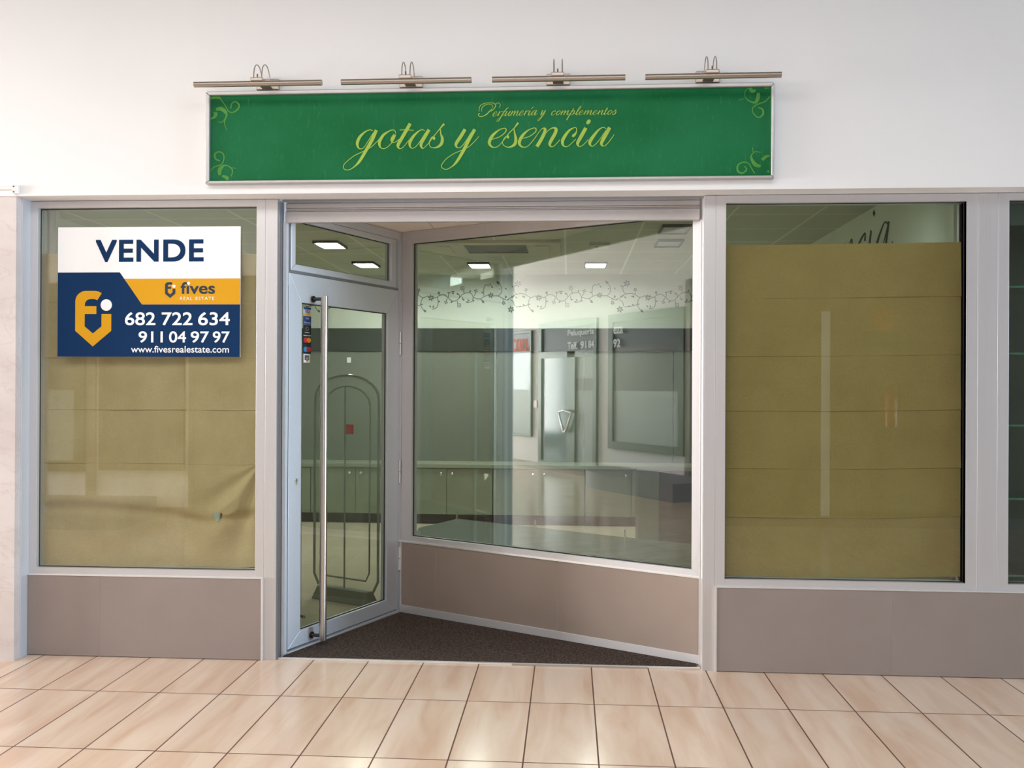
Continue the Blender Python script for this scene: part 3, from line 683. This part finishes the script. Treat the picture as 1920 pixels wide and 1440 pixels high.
# ------------------------------------------------------------------ kraft paper behind the side windows
def paper(x0, x1, z0, z1, y, mt, label, folds, amp=.010, crumple=None, hole=None, ripple=0, topskew=0, group='brown paper sheets behind the glass', seed=0, cell=.010):
    rnd = random.Random(seed); ph = rnd.random()*6
    nx = max(10, int((x1-x0)/cell)); nz = int((z1-z0)/cell)
    rows = sorted(set([round(k/nz, 5) for k in range(nz+1)]+[round((f_+o_-z0)/(z1-z0), 5) for f_ in folds for o_ in (-.006, -.002, .002) if z0 < f_ < z1]))
    fs = sorted([z0-.3]+list(folds)+[z1+.02])
    m = MB()
    for t in rows:
        for i in range(nx+1):
            u = i/nx; x = x0+(x1-x0)*u
            zb = z0+ripple*(math.sin(u*5+ph)*.5+.5)*u; zn = z0+(z1-z0)*t
            z = zb+(z1+topskew*u-zb)*t
            k = max(q for q in range(len(fs)-1) if fs[q] <= zn+1e-6)
            f = min(max((fs[k+1]-zn)/(fs[k+1]-fs[k]), 0), 1)          # 0 at the upper fold, 1 at the lip of the lower one
            wv = .75+.35*math.sin(x*3.1+k*2.3+ph)+.25*math.sin(x*11+k*1.7)
            d = amp*wv*f**2.2 + .0012*math.sin(x*9+z*4+ph)+.0008*math.sin(x*23-z*17+ph)
            if crumple: d += crumple(x, zn)
            m.v.append(Vector((x, y-min(max(d, -.02), y-.0415), z)))
    for j in range(len(rows)-1):
        for i in range(nx):
            a = j*(nx+1)+i
            if hole and hole(m.v[a].x, m.v[a].z): continue
            m.f.append((a, a+1, a+nx+2, a+nx+1))
    return obj('paper_sheet', m, mt, label=label, cat='paper', group=group, smooth_=True)
def crum_left(x, z):
    # a fan of creases running down from the right edge, and one deep sagging fold near the bottom
    d = 0
    ax, az = -1.69, 1.06; dx, dz = x-ax, z-az; q = math.hypot(dx, dz); a = math.atan2(dz, dx)
    for a0, w_, h_ in ((-2.15, .16, .020), (-2.50, .14, -.010), (-1.86, .12, -.012), (-2.75, .18, .008), (-1.68, .10, .010)):
        d += h_*math.exp(-((a-a0)/w_)**2)*math.exp(-((q-.30)/.24)**2)
    sag = .80+.022*math.sin(x*4.2+.6)-.03*math.exp(-((x+2.0)/.12)**2)
    d += .012*math.exp(-((z-sag-.035)/.04)**2)-.012*math.exp(-((z-sag+.02)/.03)**2)
    d += .007*math.sin((x+z*.6)*14)*math.exp(-((z-.62)/.12)**2)
    return d
paper(-2.118, -1.706, .486, 2.213, .0640, KRAFT_L, 'crumpled brown paper sheet behind the left window, overlapping at its right side', (1.05, 1.35, 1.64, 1.95), .005, crum_left,
      hole=lambda x, z: .728 < z < .786 and abs(x+1.932) < .004+(z-.728)*.55 and x+1.932 < .03, ripple=.012, seed=3, cell=.006)
paper(-2.942, -2.100, .478, 2.222, .0760, KRAFT_L, 'wide creased brown paper sheet behind the left window, on its left side', (1.05, 1.35, 1.64, 1.95), .006, crum_left, ripple=.006, seed=5)
paper(.826, 2.072, .488, 2.246, .0620, KRAFT_R, 'large olive brown paper sheet with level folds behind the right window', (.80, 1.06, 1.364, 1.654, 1.961), .006,
      lambda x, z: .008*math.exp(-((z-.835)/.03)**2)*(1 if x > 1.45 else .3)*math.exp(-((x-1.75)/.3)**2), ripple=.018, topskew=.012, seed=9)
for x0, x1, lb in ((-2.96, -1.80, 'left'), (.82, 2.06, 'right')):
    obj('display_plinth', B(x0, x1, .13, .62, 0, .468), BOXGREY, label='low dark display plinth behind the paper of the '+lb+' window', cat='plinth', bevel=.002)

# ------------------------------------------------------------------ shop interior shell
zc = 2.736; YB = 5.269
obj('floor_shop', MB().poly(TOP, [(-1.6, .03), (.71, .03), (3.3, .03), (3.3, 5.5), (-4.0, 5.5), (-4.0, .03)], -.12, -.0005), SHOPFLOOR, kind=ST)
obj('wall_back', B(-4.0, 2.4, YB, YB+.12, 0, zc), SHOPWALL, kind=ST)
obj('wall_right', B(2.089, 2.19, .26, YB, 0, zc), SIDEWALL, kind=ST)
obj('wall_partition', B(-3.93, -3.81, .26, YB, 0, zc), SIDEWALL, kind=ST)
obj('ceiling', B(-4.0, 2.4, .30, YB+.12, zc, zc+.08), CEILGRID, kind=ST)
sof = MB().poly(TOP, [(-4.0, .03), (-1.585, .03), (-1.585, .15), (-1.16, 1.14), (-1.06, 1.18), (.75, .17), (.75, .03), (3.3, .03), (3.3, .31), (.84, .31), (-1.04, 1.45), (-1.36, 1.41), (-1.86, .31), (-4.0, .31)], 2.503, 2.77)
obj('ceiling_bulkhead', sof, CEIL, kind=ST)
obj('wall_return', B(-3.93, -2.98, .25, .30, 0, 2.503), SIDEWALL, kind=ST)
obj('baseboard_shop', B(-3.81, 2.089, YB-.012, YB, 0, .08), TOEKICK, kind=ST)

# grey panels and the dark header band on the back wall
gaps = [-2.76, -1.785, -.810, .164, 1.147, 2.085]
x_ = [-3.80]+gaps
for i in range(len(x_)-1):
    if x_[i+1]-x_[i] < .1: continue
    obj('wall_panel', B(x_[i]+.005, x_[i+1]-.005, YB-.022, YB-.001, .62, 1.875), PANEL, label='grey green wall panel above the low cabinets, '+('leftmost', 'second', 'third', 'fourth', 'fifth', 'sixth')[i]+' from the left', cat='wall panel', group='grey panels along the back wall', bevel=.001)
obj('header_panel', B(-3.80, 2.085, YB-.045, YB-.001, 1.880, 2.134), PANEL_DK, label='long dark header board along the back wall, under the painted vines', cat='header panel')
obj('wall_socket', B(-2.506, -2.462, YB-.034, YB-.022, 1.745, 1.805), WHITEP, label='small white square plate on the grey wall behind the door glass', cat='socket plate', bevel=.002)

# low cabinets along the back wall
YF = 4.829
def cabinet(x0, x1, label, single=False):
    e = empty('cabinet', ((x0+x1)/2, YF, 0), label, 'cabinet', 'low sage cabinets along the back wall')
    obj('body', B(x0, x1, YF+.018, YB-.024, .106, .607), CABINET, e)
    obj('toe_kick', B(x0, x1, YF+.04, YF+.06, 0, .106), TOEKICK, e)
    xm = (x0+x1)/2
    for k, (a, b, kx) in enumerate(((x0, xm, xm-.060), (xm, x1, xm+.062))):
        d = obj('door', B(a+.003, b-.003, YF, YF+.017, .108, .600), CABINET, e, bevel=.0015)
        obj('knob', MB().sphere((kx, YF-.024, .545), .019, 14, 10).tube([(kx, YF, .545), (kx, YF-.016, .545)], .006, 10), CHROME, d, smooth_=True)
    return e
for x0, x1, lb in ((-3.785, -2.80, 'leftmost, beyond the door leaf'), (-2.795, -1.812, 'behind the security gate'), (-1.80, -.816, 'first one seen through the slanting window'), (-.811, .168, 'second one seen through the slanting window'), (.173, 1.157, 'last one before the grey brown counter unit')):
    cabinet(x0, x1, 'low sage two-door cabinet with round knobs, '+lb)
obj('countertop', B(-3.80, 2.085, YF-.02, YB-.022, .607, .647), COUNTER, label='long pale worktop running over the low cabinets', cat='worktop', bevel=.003)
# tall sided pedestal at the right, nearer the window
pd = empty('pedestal', (1.3, 3.2, 0), 'grey brown counter unit standing in front of the last low cabinet', 'counter')
obj('body', B(.598, 2.08, 3.10, 3.36, 0, .755), BOXGREY, pd, bevel=.003)
obj('side_panel', B(.594, .78, 3.06, 3.095, 0, .755), CABINET, pd, bevel=.002)
obj('top', B(.592, 2.082, 3.056, 3.364, .756, .764), BOXGREY, pd, bevel=.003)

# display platform right behind the slanting window with three small pins
plat = MB().poly(TOP, [tuple(WINF.p(.06, 0, -.062).xy), tuple(WINF.p(2.07, 0, -.062).xy), (.86, .42), (.86, .98), (.556, 1.132), (.378, 1.235), (-.234, 1.60), (-.835, 1.955), (-1.055, 1.50)], .466, .490)
obj('display_platform', plat, PLATFORM, label='grey green display board lying level behind the slanting window', cat='display platform', bevel=.002)
cr_ = MB().poly(TOP, [tuple(WINF.p(.10, 0, -.07).xy), tuple(WINF.p(2.03, 0, -.07).xy), (.70, .60), (-.80, 1.55)], .0, .465)
obj('display_plinth', cr_, BOXGREY, label='grey brown plinth carrying the display board behind the slanting window', cat='plinth')
PGN = 'small metal pins along the back edge of the display board'
for (x, y, lb) in ((-.835, 1.925, 'at the back corner of the board'), (-.234, 1.575, 'in the middle of its back edge'), (.372, 1.215, 'nearest the grey brown counter unit')):
    e = empty('display_pin', (x, y, .49), 'short metal pin '+lb, 'pin', PGN)
    obj('shaft', MB().tube([(x, y, .490), (x, y, .545)], .0055, 10), CHROME, e, smooth_=True)
    obj('foot', MB().tube([(x, y, .490), (x, y, .495)], .013, 14), CHROME, e, smooth_=True)

# painted vine along the cream wall
def vine():
    m = MB(); s = .000683
    F = Frame((0, YB, 0), (1, 0, 0), (0, 0, 1), (0, -1, 0))
    mf = lambda X, Y: (-.405+(X-524)*s, 2.498-(Y-480)*s)
    st = [[(100,540),(170,500),(230,460),(330,440),(400,460),(480,505),(560,480),(640,490),(700,505),(760,465),(830,460),(890,500),(950,555),(1020,560),(1080,510),(1140,450),(1210,425),(1280,440),(1310,490),(1370,520),(1430,525),(1490,490),(1550,470),(1620,480),(1720,480),(1800,520),(1860,545),(1900,540)],
          [(260,455),(215,410),(205,350),(222,318)], [(400,455),(405,405)], [(480,505),(448,570),(447,640),(480,700),(530,742)], [(722,500),(732,580),(720,650),(680,685),(630,692)],
          [(760,465),(745,420)], [(905,500),(910,440),(960,405),(1005,405)], [(1088,505),(1080,455),(1050,440)], [(1165,445),(1150,385)], [(1130,490),(1140,525),(1170,542)],
          [(1310,490),(1300,560),(1240,585),(1205,578)], [(1050,560),(1055,605)], [(890,515),(862,550)], [(1325,480),(1355,430)], [(1490,490),(1484,400),(1497,320),(1535,295),(1572,315)],
          [(1725,480),(1775,420),(1777,340),(1740,280),(1695,238)], [(1430,525),(1470,560)], [(1800,520),(1812,575)], [(150,540),(200,580),(217,645)], [(235,655),(310,655),(440,625)], [(225,320),(215,300)]]
    i = 0
    for q in st:
        m.ribbon(F, [(a, b, 11) for a, b in q], .0012+.0001*(i % 5), .0024+.0001*(i % 5), 5, mf); i += 1
    def leafp(x, y, a, l=44, w=15):
        nonlocal i; i += 1
        c, sn = math.cos(a), math.sin(a)
        pts = [(-l/2, 1), (-l/4, w*.8), (l/8, w), (l/2, 1)]
        m.ribbon(F, [(x+c*u, y+sn*u, v*1.6) for u, v in pts], .0012+.0001*(i % 5), .0026+.0001*(i % 5), 4, mf)
    for q in ((512,725,.8,60,22), (600,650,.8), (652,655,-1.4), (740,425,-1.1,50,22), (985,408,.0), (975,436,.5), (1055,445,.7), (1150,540,.6), (1235,550,.6), (1215,580,.2,52,16), (955,578,-.8), (1262,402,-1.0), (1590,290,.9,34,14), (1620,330,.9),
              (1722,262,.8,70,26), (1462,422,.6,36), (750,568,.1,34), (310,650,.0), (370,628,.7), (180,492,.9), (205,478,-.8,60), (245,505,.8), (355,490,1.4,34), (378,495,1.4,44), (1748,362,.5,26,12), (1850,358,.8,40), (1852,488,.8,46), (1845,505,-.8,30), (1318,560,.8,30), (185,325,.9,36), (460,615,.1,40,14), (1475,575,.8,60,22), (900,425,.8,36)): leafp(*q)
    def flower(x, y, r, n=6, w=.62):
        nonlocal i
        for k in range(n):
            a = 2*PI*k/n+.3; i += 1
            m.ribbon(F, [(x+r*.18*math.cos(a), y+r*.18*math.sin(a), r*.15), (x+r*.6*math.cos(a), y+r*.6*math.sin(a), r*w*.8), (x+r*math.cos(a), y+r*math.sin(a), r*.12)], .0012+.0001*(i % 6), .0028+.0001*(i % 6), 4, mf)
    flower(270, 280, 58); flower(615, 510, 54); flower(1605, 468, 50); flower(160, 700, 56)
    flower(405, 380, 32, 5, .8); flower(1355, 398, 34, 4, .8); flower(860, 582, 34, 4, .8); flower(1815, 598, 34, 5, .8)
    for (x, y) in ((1135, 350), (1080, 632)):
        r = 26; m.ribbon(F, [(x-r, y-r, 9), (x+r, y-r, 9)], .0012, .0024, 2, mf); m.ribbon(F, [(x-r, y+r, 9), (x+r, y+r, 9)], .0012, .0024, 2, mf)
        m.ribbon(F, [(x-r, y-r, 9), (x-r, y+r, 9)], .0012, .0025, 2, mf); m.ribbon(F, [(x+r, y-r, 9), (x+r, y+r, 9)], .0012, .0025, 2, mf); m.ribbon(F, [(x-8, y, 16), (x+8, y, 16)], .0012, .0026, 2, mf)
    return m
VG = 'dark green vine decals along the cream back wall'
v0 = obj('vine_decal', vine(), DECAL, label='dark green flowering vine decal on the back wall, in the middle of the slanting window', cat='wall decal', group=VG)
for k, lb in ((-2, 'behind the door'), (-1, 'left in the slanting window'), (1, 'right in the slanting window')):
    c = v0.copy(); COL.objects.link(c); c.location.x += k*1.213; c['label'] = 'dark green vine decal on the back wall, '+lb

# ceiling lights, unlit ones, air conditioner
def ceiling_light(x, y, label, lit=True):
    e = empty('ceiling_light', (x, y, zc), label, 'ceiling light', 'square recessed ceiling lights' if lit else 'unlit recessed ceiling lights')
    obj('housing', MB().ring(TOP, x-.112, x+.112, y-.175, y+.175, zc-.024, zc-.0005, .014), PANEL_DK, e, bevel=.002)
    obj('diffuser', B(x-.098, x+.098, y-.161, y+.161, zc-.012, zc-.001), LAMP if lit else LAMPOFF, e)
    return e
ceiling_light(-2.10, 3.0, 'lit square ceiling light nearest the door, seen through the pane above it')
ceiling_light(-2.075, 4.30, 'lit square ceiling light farther back, seen through the pane above the door')
ceiling_light(-.918, 4.38, 'lit square ceiling light behind the big air vent')
ceiling_light(.262, 4.38, 'lit square ceiling light in the middle of the slanting window')
ceiling_light(.82, 2.33, 'unlit recessed ceiling light nearest the right post', False)
ceiling_light(.85, 3.02, 'unlit recessed ceiling light behind the nearest unlit one', False)
ac = empty('air_vent', (-.65, 3.2, zc), 'ceiling air conditioner with a dark perforated grille', 'air vent')
obj('cover', MB().ring(TOP, -1.25, -.08, 2.86, 3.60, zc-.025, zc-.0005, .33, .30, .12, .12), CEIL, ac, bevel=.003)
obj('grille', B(-.93, -.375, 2.97, 3.49, zc-.018, zc-.001), GRILLE, ac)
obj('flap', B(-.30, -.18, 3.02, 3.42, zc-.032, zc-.0255), CEIL, ac, bevel=.002)
obj('flap', B(-1.17, -1.05, 3.02, 3.42, zc-.032, zc-.0255), CEIL, ac, bevel=.002)
em = empty('emergency_light', (.25, 3.08, zc), 'small pale emergency light on the ceiling beside the air vent', 'emergency light')
obj('body', B(.17, .34, 3.0, 3.17, zc-.03, zc-.0005), LAMPOFF, em, bevel=.004)
obj('indicator', B(.215, .245, 3.05, 3.10, zc-.036, zc-.03), mat('amber_plastic', S(240, 150, 90), .4), em)
for (u_, w_, lb) in ((.62, -.20, 'left of the air vent'), (1.30, -.20, 'right of the air vent')):
    q = WINF.p(u_, 2.503, w_)
    obj('sensor_clip', B(q.x-.05, q.x+.05, q.y-.02, q.y+.02, 2.488, 2.5028), GREYPLASTIC, label='small flat grey clip under the bulkhead, '+lb, cat='ceiling clip', group='clips under the bulkhead', bevel=.003)

# black lettering on the pale side wall
RW = Frame((2.089, 0, 0), (0, -1, 0), (0, 0, 1), (-1, 0, 0))
wl = MB(); sc_ = .24
def rwm(X, Y): return (-2.62+X*1.0, 2.28+Y)
word = 'esencia'
GL2 = dict(GL); GL2['i'] = (.40, [GL['í'][1][0], [(.14,1.4,2.2),(.18,1.5,2.2)]])
tot = 0; x = 0
for c in word:
    for s_ in GL2[c][1]:
        wl.ribbon(RW, [(-3.05+(x+a)*.42+b*.24*.3, 2.345+b*.24, w_*.016) for a, b, w_ in s_], .001, .003+.0001*len(s_), 5)
    x += GL2[c][0]
obj('wall_lettering', wl, BLACKLET, label='black script lettering on the pale side wall above the right paper sheet', cat='wall lettering')

# ------------------------------------------------------------------ security gate inside the door
tg = Vector((.891, -.454, 0)).normalized()
GF = Frame((-1.52, 1.354, 0), tg, (0, 0, 1), (tg.y, -tg.x, 0))
ga = empty('security_gate', GF.p(-.03, 0), 'arched clear plastic anti-theft gate with a red tag just inside the door', 'security gate')
def arch(hw, zsh, ztop, zb, cx=-.025, r=.07):
    P = [(cx-hw+r*.6, zb), (cx-hw, zb+r*1.1), (cx-hw, (zb+zsh)/2), (cx-hw, zsh)]
    for k in range(1, 14):
        a = PI*k/14; P.append((cx-hw*math.cos(a), zsh+(ztop-zsh)*math.sin(a)))
    P += [(cx+hw, zsh), (cx+hw, (zb+zsh)/2), (cx+hw, zb+r*1.1), (cx+hw-r*.6, zb)]
    return P
O = arch(.288, 1.40, 1.56, .085)
obj('acrylic_panel', MB().poly(GF, O, -.012, .012), GLASS_G, ga)
obj('rim', MB().tube([GF.p(a, b) for a, b in O], .009, 12), GATEGREY, ga, smooth_=True)
Iq = arch(.205, 1.345, 1.485, .155, cx=-.018, r=.05)
obj('inner_rail', MB().tube([GF.p(a, b) for a, b in Iq+[Iq[0]]], .006, 10), GATEGREY, ga, smooth_=True)
obj('centre_rod', MB().tube([GF.p(-.035, .09), GF.p(-.035, 1.485)], .006, 10), GATEGREY, ga, smooth_=True)
bs_ = MB(); P = lambda u, v, w: GF.p(u, v, w)
bs_.quad8([P(-.272, 0, .075), P(.205, 0, .075), P(.205, 0, -.075), P(-.272, 0, -.075), P(-.255, .085, .035), P(.188, .085, .035), P(.188, .085, -.035), P(-.255, .085, -.035)])
obj('base', bs_, GREYPLASTIC, ga, bevel=.006)
obj('tag', FB(GF, -.012, .053, 1.156, 1.222, .0125, .016), RED, ga, label='small red square tag')

# ------------------------------------------------------------------ glass shelves in the show case at the far right
sw = MB().box(2.20, 3.3, .47, .50, .45, 2.503).box(2.19, 2.215, .10, .47, .45, 2.503).box(2.215, 3.3, .10, .47, 2.35, 2.503).box(3.285, 3.3, .10, .47, .45, 2.35)
obj('wall_case', sw, mat('case_back', S(84, 96, 92), .4), kind=ST)
obj('trim_9', B(2.19, 3.3, .10, .50, .40, .449), BOXGREY, kind=ST)
SGN = 'glass shelves in the narrow show case'
for z, lb in ((2.032, 'topmost'), (1.681, 'second from the top'), (1.302, 'third from the top'), (.916, 'second from the bottom'), (.512, 'lowest')):
    e = empty('glass_shelf', (2.75, .28, z-.008), 'green edged glass shelf in the show case at the right edge, '+lb, 'glass shelf', SGN)
    obj('shelf_glass', B(2.217, 3.28, .105, .468, z-.010, z), GLASS_S, e)
    obj('shelf_edge', B(2.217, 3.28, .100, .1045, z-.010, z), GLASS_E, e)

# ------------------------------------------------------------------ the other side of the hall (seen in the glass)
YO = -4.95
OP = Frame((0, YO, 0), (1, 0, 0), (0, 0, 1), (0, 1, 0))
obj('wall_opposite', B(-11.75, 16, YO-.15, YO, 0, 3.755), WHITEWALL, kind=ST)
obj('wall_far', B(-18, -11.6, -8.2, -8.1, 0, 5), HALLCEIL, kind=ST)
obj('wall_end', B(-18.1, -18, -8.2, 0, 0, 5), HALLCEIL, kind=ST)
obj('ceiling_far', B(-18, -12.6, -8.2, -.13, 4.9, 5), HALLCEIL, kind=ST)
OFR = mat('green_grey_frame', S(48, 66, 55), .35, .2); OGL = mat('teal_reflection_glazing', S(74, 108, 116), .12, spec=.6); OFROST = mat('frosted_glazing', S(150, 164, 160), .5)  # OGL: opaque teal, the bright outside mirrored in the panes is painted in
ODK = mat('dark_glazing', S(70, 80, 78), .12, spec=.6); OBAND = mat('black_sign_band', S(20, 22, 26), .4); OSIGN = mat('slate_sign_board', S(46, 60, 66), .5); OORANGE = mat('orange_lettering', S(240, 96, 36), .6, spec=.1); OWHITE = mat('white_lettering', S(226, 232, 232), .5)
def opp(name, u0, u1, v0, v1, panes, fw=.06):
    e = empty(name, OP.p((u0+u1)/2, v0), kind=ST)
    obj('window_frame', MB().ring(OP, u0, u1, v0, v1, .001, .05, fw), OFR, e)
    for a, b, c, d, mt in panes: obj('glass_pane', FB(OP, a, b, c, d, .001, .02), mt, e)
    return e
opp('window_5', -10.811, -9.648, .57, 2.50, [(-10.771, -9.686, .60, 1.425, OFROST), (-10.771, -9.686, 1.425, 2.10, OGL), (-10.771, -9.686, 2.10, 2.46, OBAND)], .04)
opp('window_6', -7.239, -5.419, .51, 2.62, [(-7.119, -5.467, .59, 1.423, OFROST), (-7.119, -5.467, 1.423, 2.1, ODK), (-7.119, -5.467, 2.1, 2.58, OSIGN)], .12)
d2 = opp('door_2', -9.384, -7.569, .08, 2.60, [(-9.213, -8.417, .12, 1.98, OGL), (-8.198, -7.645, .12, .75, OFROST), (-8.198, -7.645, .75, 1.42, OFROST), (-8.198, -7.645, 1.42, 1.62, ODK), (-8.198, -7.645, 1.62, 1.98, OFROST), (-9.346, -7.607, 2.06, 2.56, OSIGN)], .10)
obj('door_stile', FB(OP, -8.427, -8.188, .08, 2.08, .02, .055), OFR, d2)
obj('door_rail', FB(OP, -9.346, -7.607, 1.98, 2.09, .02, .055), OFR, d2)
obj('handle', MB().tube([OP.p(*q, .10) for q in ((-8.436, 1.08), (-8.597, 1.05), (-8.597, 1.0), (-8.465, .715), (-8.408, .715), (-8.226, 1.0), (-8.226, 1.05), (-8.436, 1.08))], .020, 10), CHROME, d2, smooth_=True)
def osign(w_, a, b, c, d, m_, lb): obj('wall_sign', text_mb(w_, OP, a, b, c, d, .052, .056, .03), m_, label=lb, cat='lettering')
osign('CARILA', -10.31, -9.71, 2.13, 2.37, OORANGE, 'orange hand lettered shop name on the opposite shop window')
osign('Telf.', -8.412, -8.112, 2.11, 2.235, OWHITE, 'white abbreviated word starting the telephone line over the opposite glass door')
osign('91', -8.017, -7.845, 2.115, 2.235, OWHITE, 'white first pair of figures in the telephone line over the opposite glass door')
osign('84', -7.788, -7.621, 2.115, 2.235, OWHITE, 'white second pair of figures in the telephone line, beside the white post')
osign('Peluquería', -8.412, -7.621, 2.31, 2.44, OWHITE, 'white hairdresser lettering above the telephone lettering')
osign('92', -7.090, -6.907, 2.10, 2.23, OWHITE, 'white figures on the opposite window beside the post')
osign('eza', -7.090, -6.840, 2.31, 2.42, OWHITE, 'white letters above the figures on the opposite window')
obj('intercom', FB(OP, -9.554, -9.450, 1.10, 1.23, .001, .04), mat('pink_plastic', S(220, 190, 180), .4), label='small intercom box on the white post across the hall', cat='intercom')
bn = MB(); pts = [(-6.235-1.02*math.cos(PI*k/24), -4.945+.9*math.sin(PI*k/24)) for k in range(0, 13)]+[(-4.6, -4.045), (-4.6, -4.945)]
obj('planter', bn.poly(TOP, pts, .0, .24), mat('grey_stone', S(136, 136, 146), .6), label='low curved grey stone planter against the opposite wall', cat='planter')
obj('trim_10', FB(OP, -5.409, -5.302, 0, 3.0, .001, .03), mat('red_granite', S(130, 118, 110), .4), kind=ST)
opp('window_8', -5.25, -4.28, .53, 2.70, [(-5.21, -4.32, .57, 2.66, ODK)], .05)
opp('door_3', -4.22, -1.9, .02, 2.70, [(-4.17, -3.10, .06, 2.66, ODK), (-3.05, -1.95, .06, 2.66, ODK)], .05)
obj('baseboard_opposite', FB(OP, -11.75, 16, 0, .12, .001, .012), PLINTH, kind=ST)
obj('wall_cladding', FB(OP, .95, 7.5, .12, 3.7, .001, .02), mat('brown_stone', S(118, 104, 86), .5, 0, S(104, 90, 74), 2), kind=ST)
obj('trim_11', FB(OP, 2.68, 2.77, .12, 2.3, .02, .03), WHITEPAINT, kind=ST)
obj('window_7', B(-14.42, -12.62, -4.97, -4.94, 3.45, 3.82), emit('bright_clerestory', (.85, .93, 1, 1), 2.4), kind=ST)
# fire point across the hall from the right window
fe = empty('fire_extinguisher', OP.p(3.37, 1.08, .115), 'red fire extinguisher hanging on the opposite wall', 'fire extinguisher')
obj('bottle', MB().tube([OP.p(3.37, 1.08, .11), OP.p(3.37, 1.42, .11), OP.p(3.37, 1.47, .11), OP.p(3.37, 1.50, .11)], [.075, .075, .05, .025], 18), mat('dark_red_paint', S(150, 36, 30), .3), fe, smooth_=True)
obj('hose', MB().tube([OP.p(3.37, 1.50, .09), OP.p(3.45, 1.54, .1), OP.p(3.47, 1.40, .1), OP.p(3.46, 1.25, .1)], .012, 8, 5), RUBBER, fe, smooth_=True)
obj('safety_sign', FB(OP, 3.22, 3.42, 2.10, 2.35, .0205, .028), mat('dull_orange', S(176, 92, 36), .5), label='orange fire point sign above the extinguisher across the hall', cat='sign')
obj('safety_sign', FB(OP, 3.11, 3.51, 1.92, 2.09, .0205, .028), OSIGN, label='dark wide notice between the orange sign and the extinguisher', cat='sign')
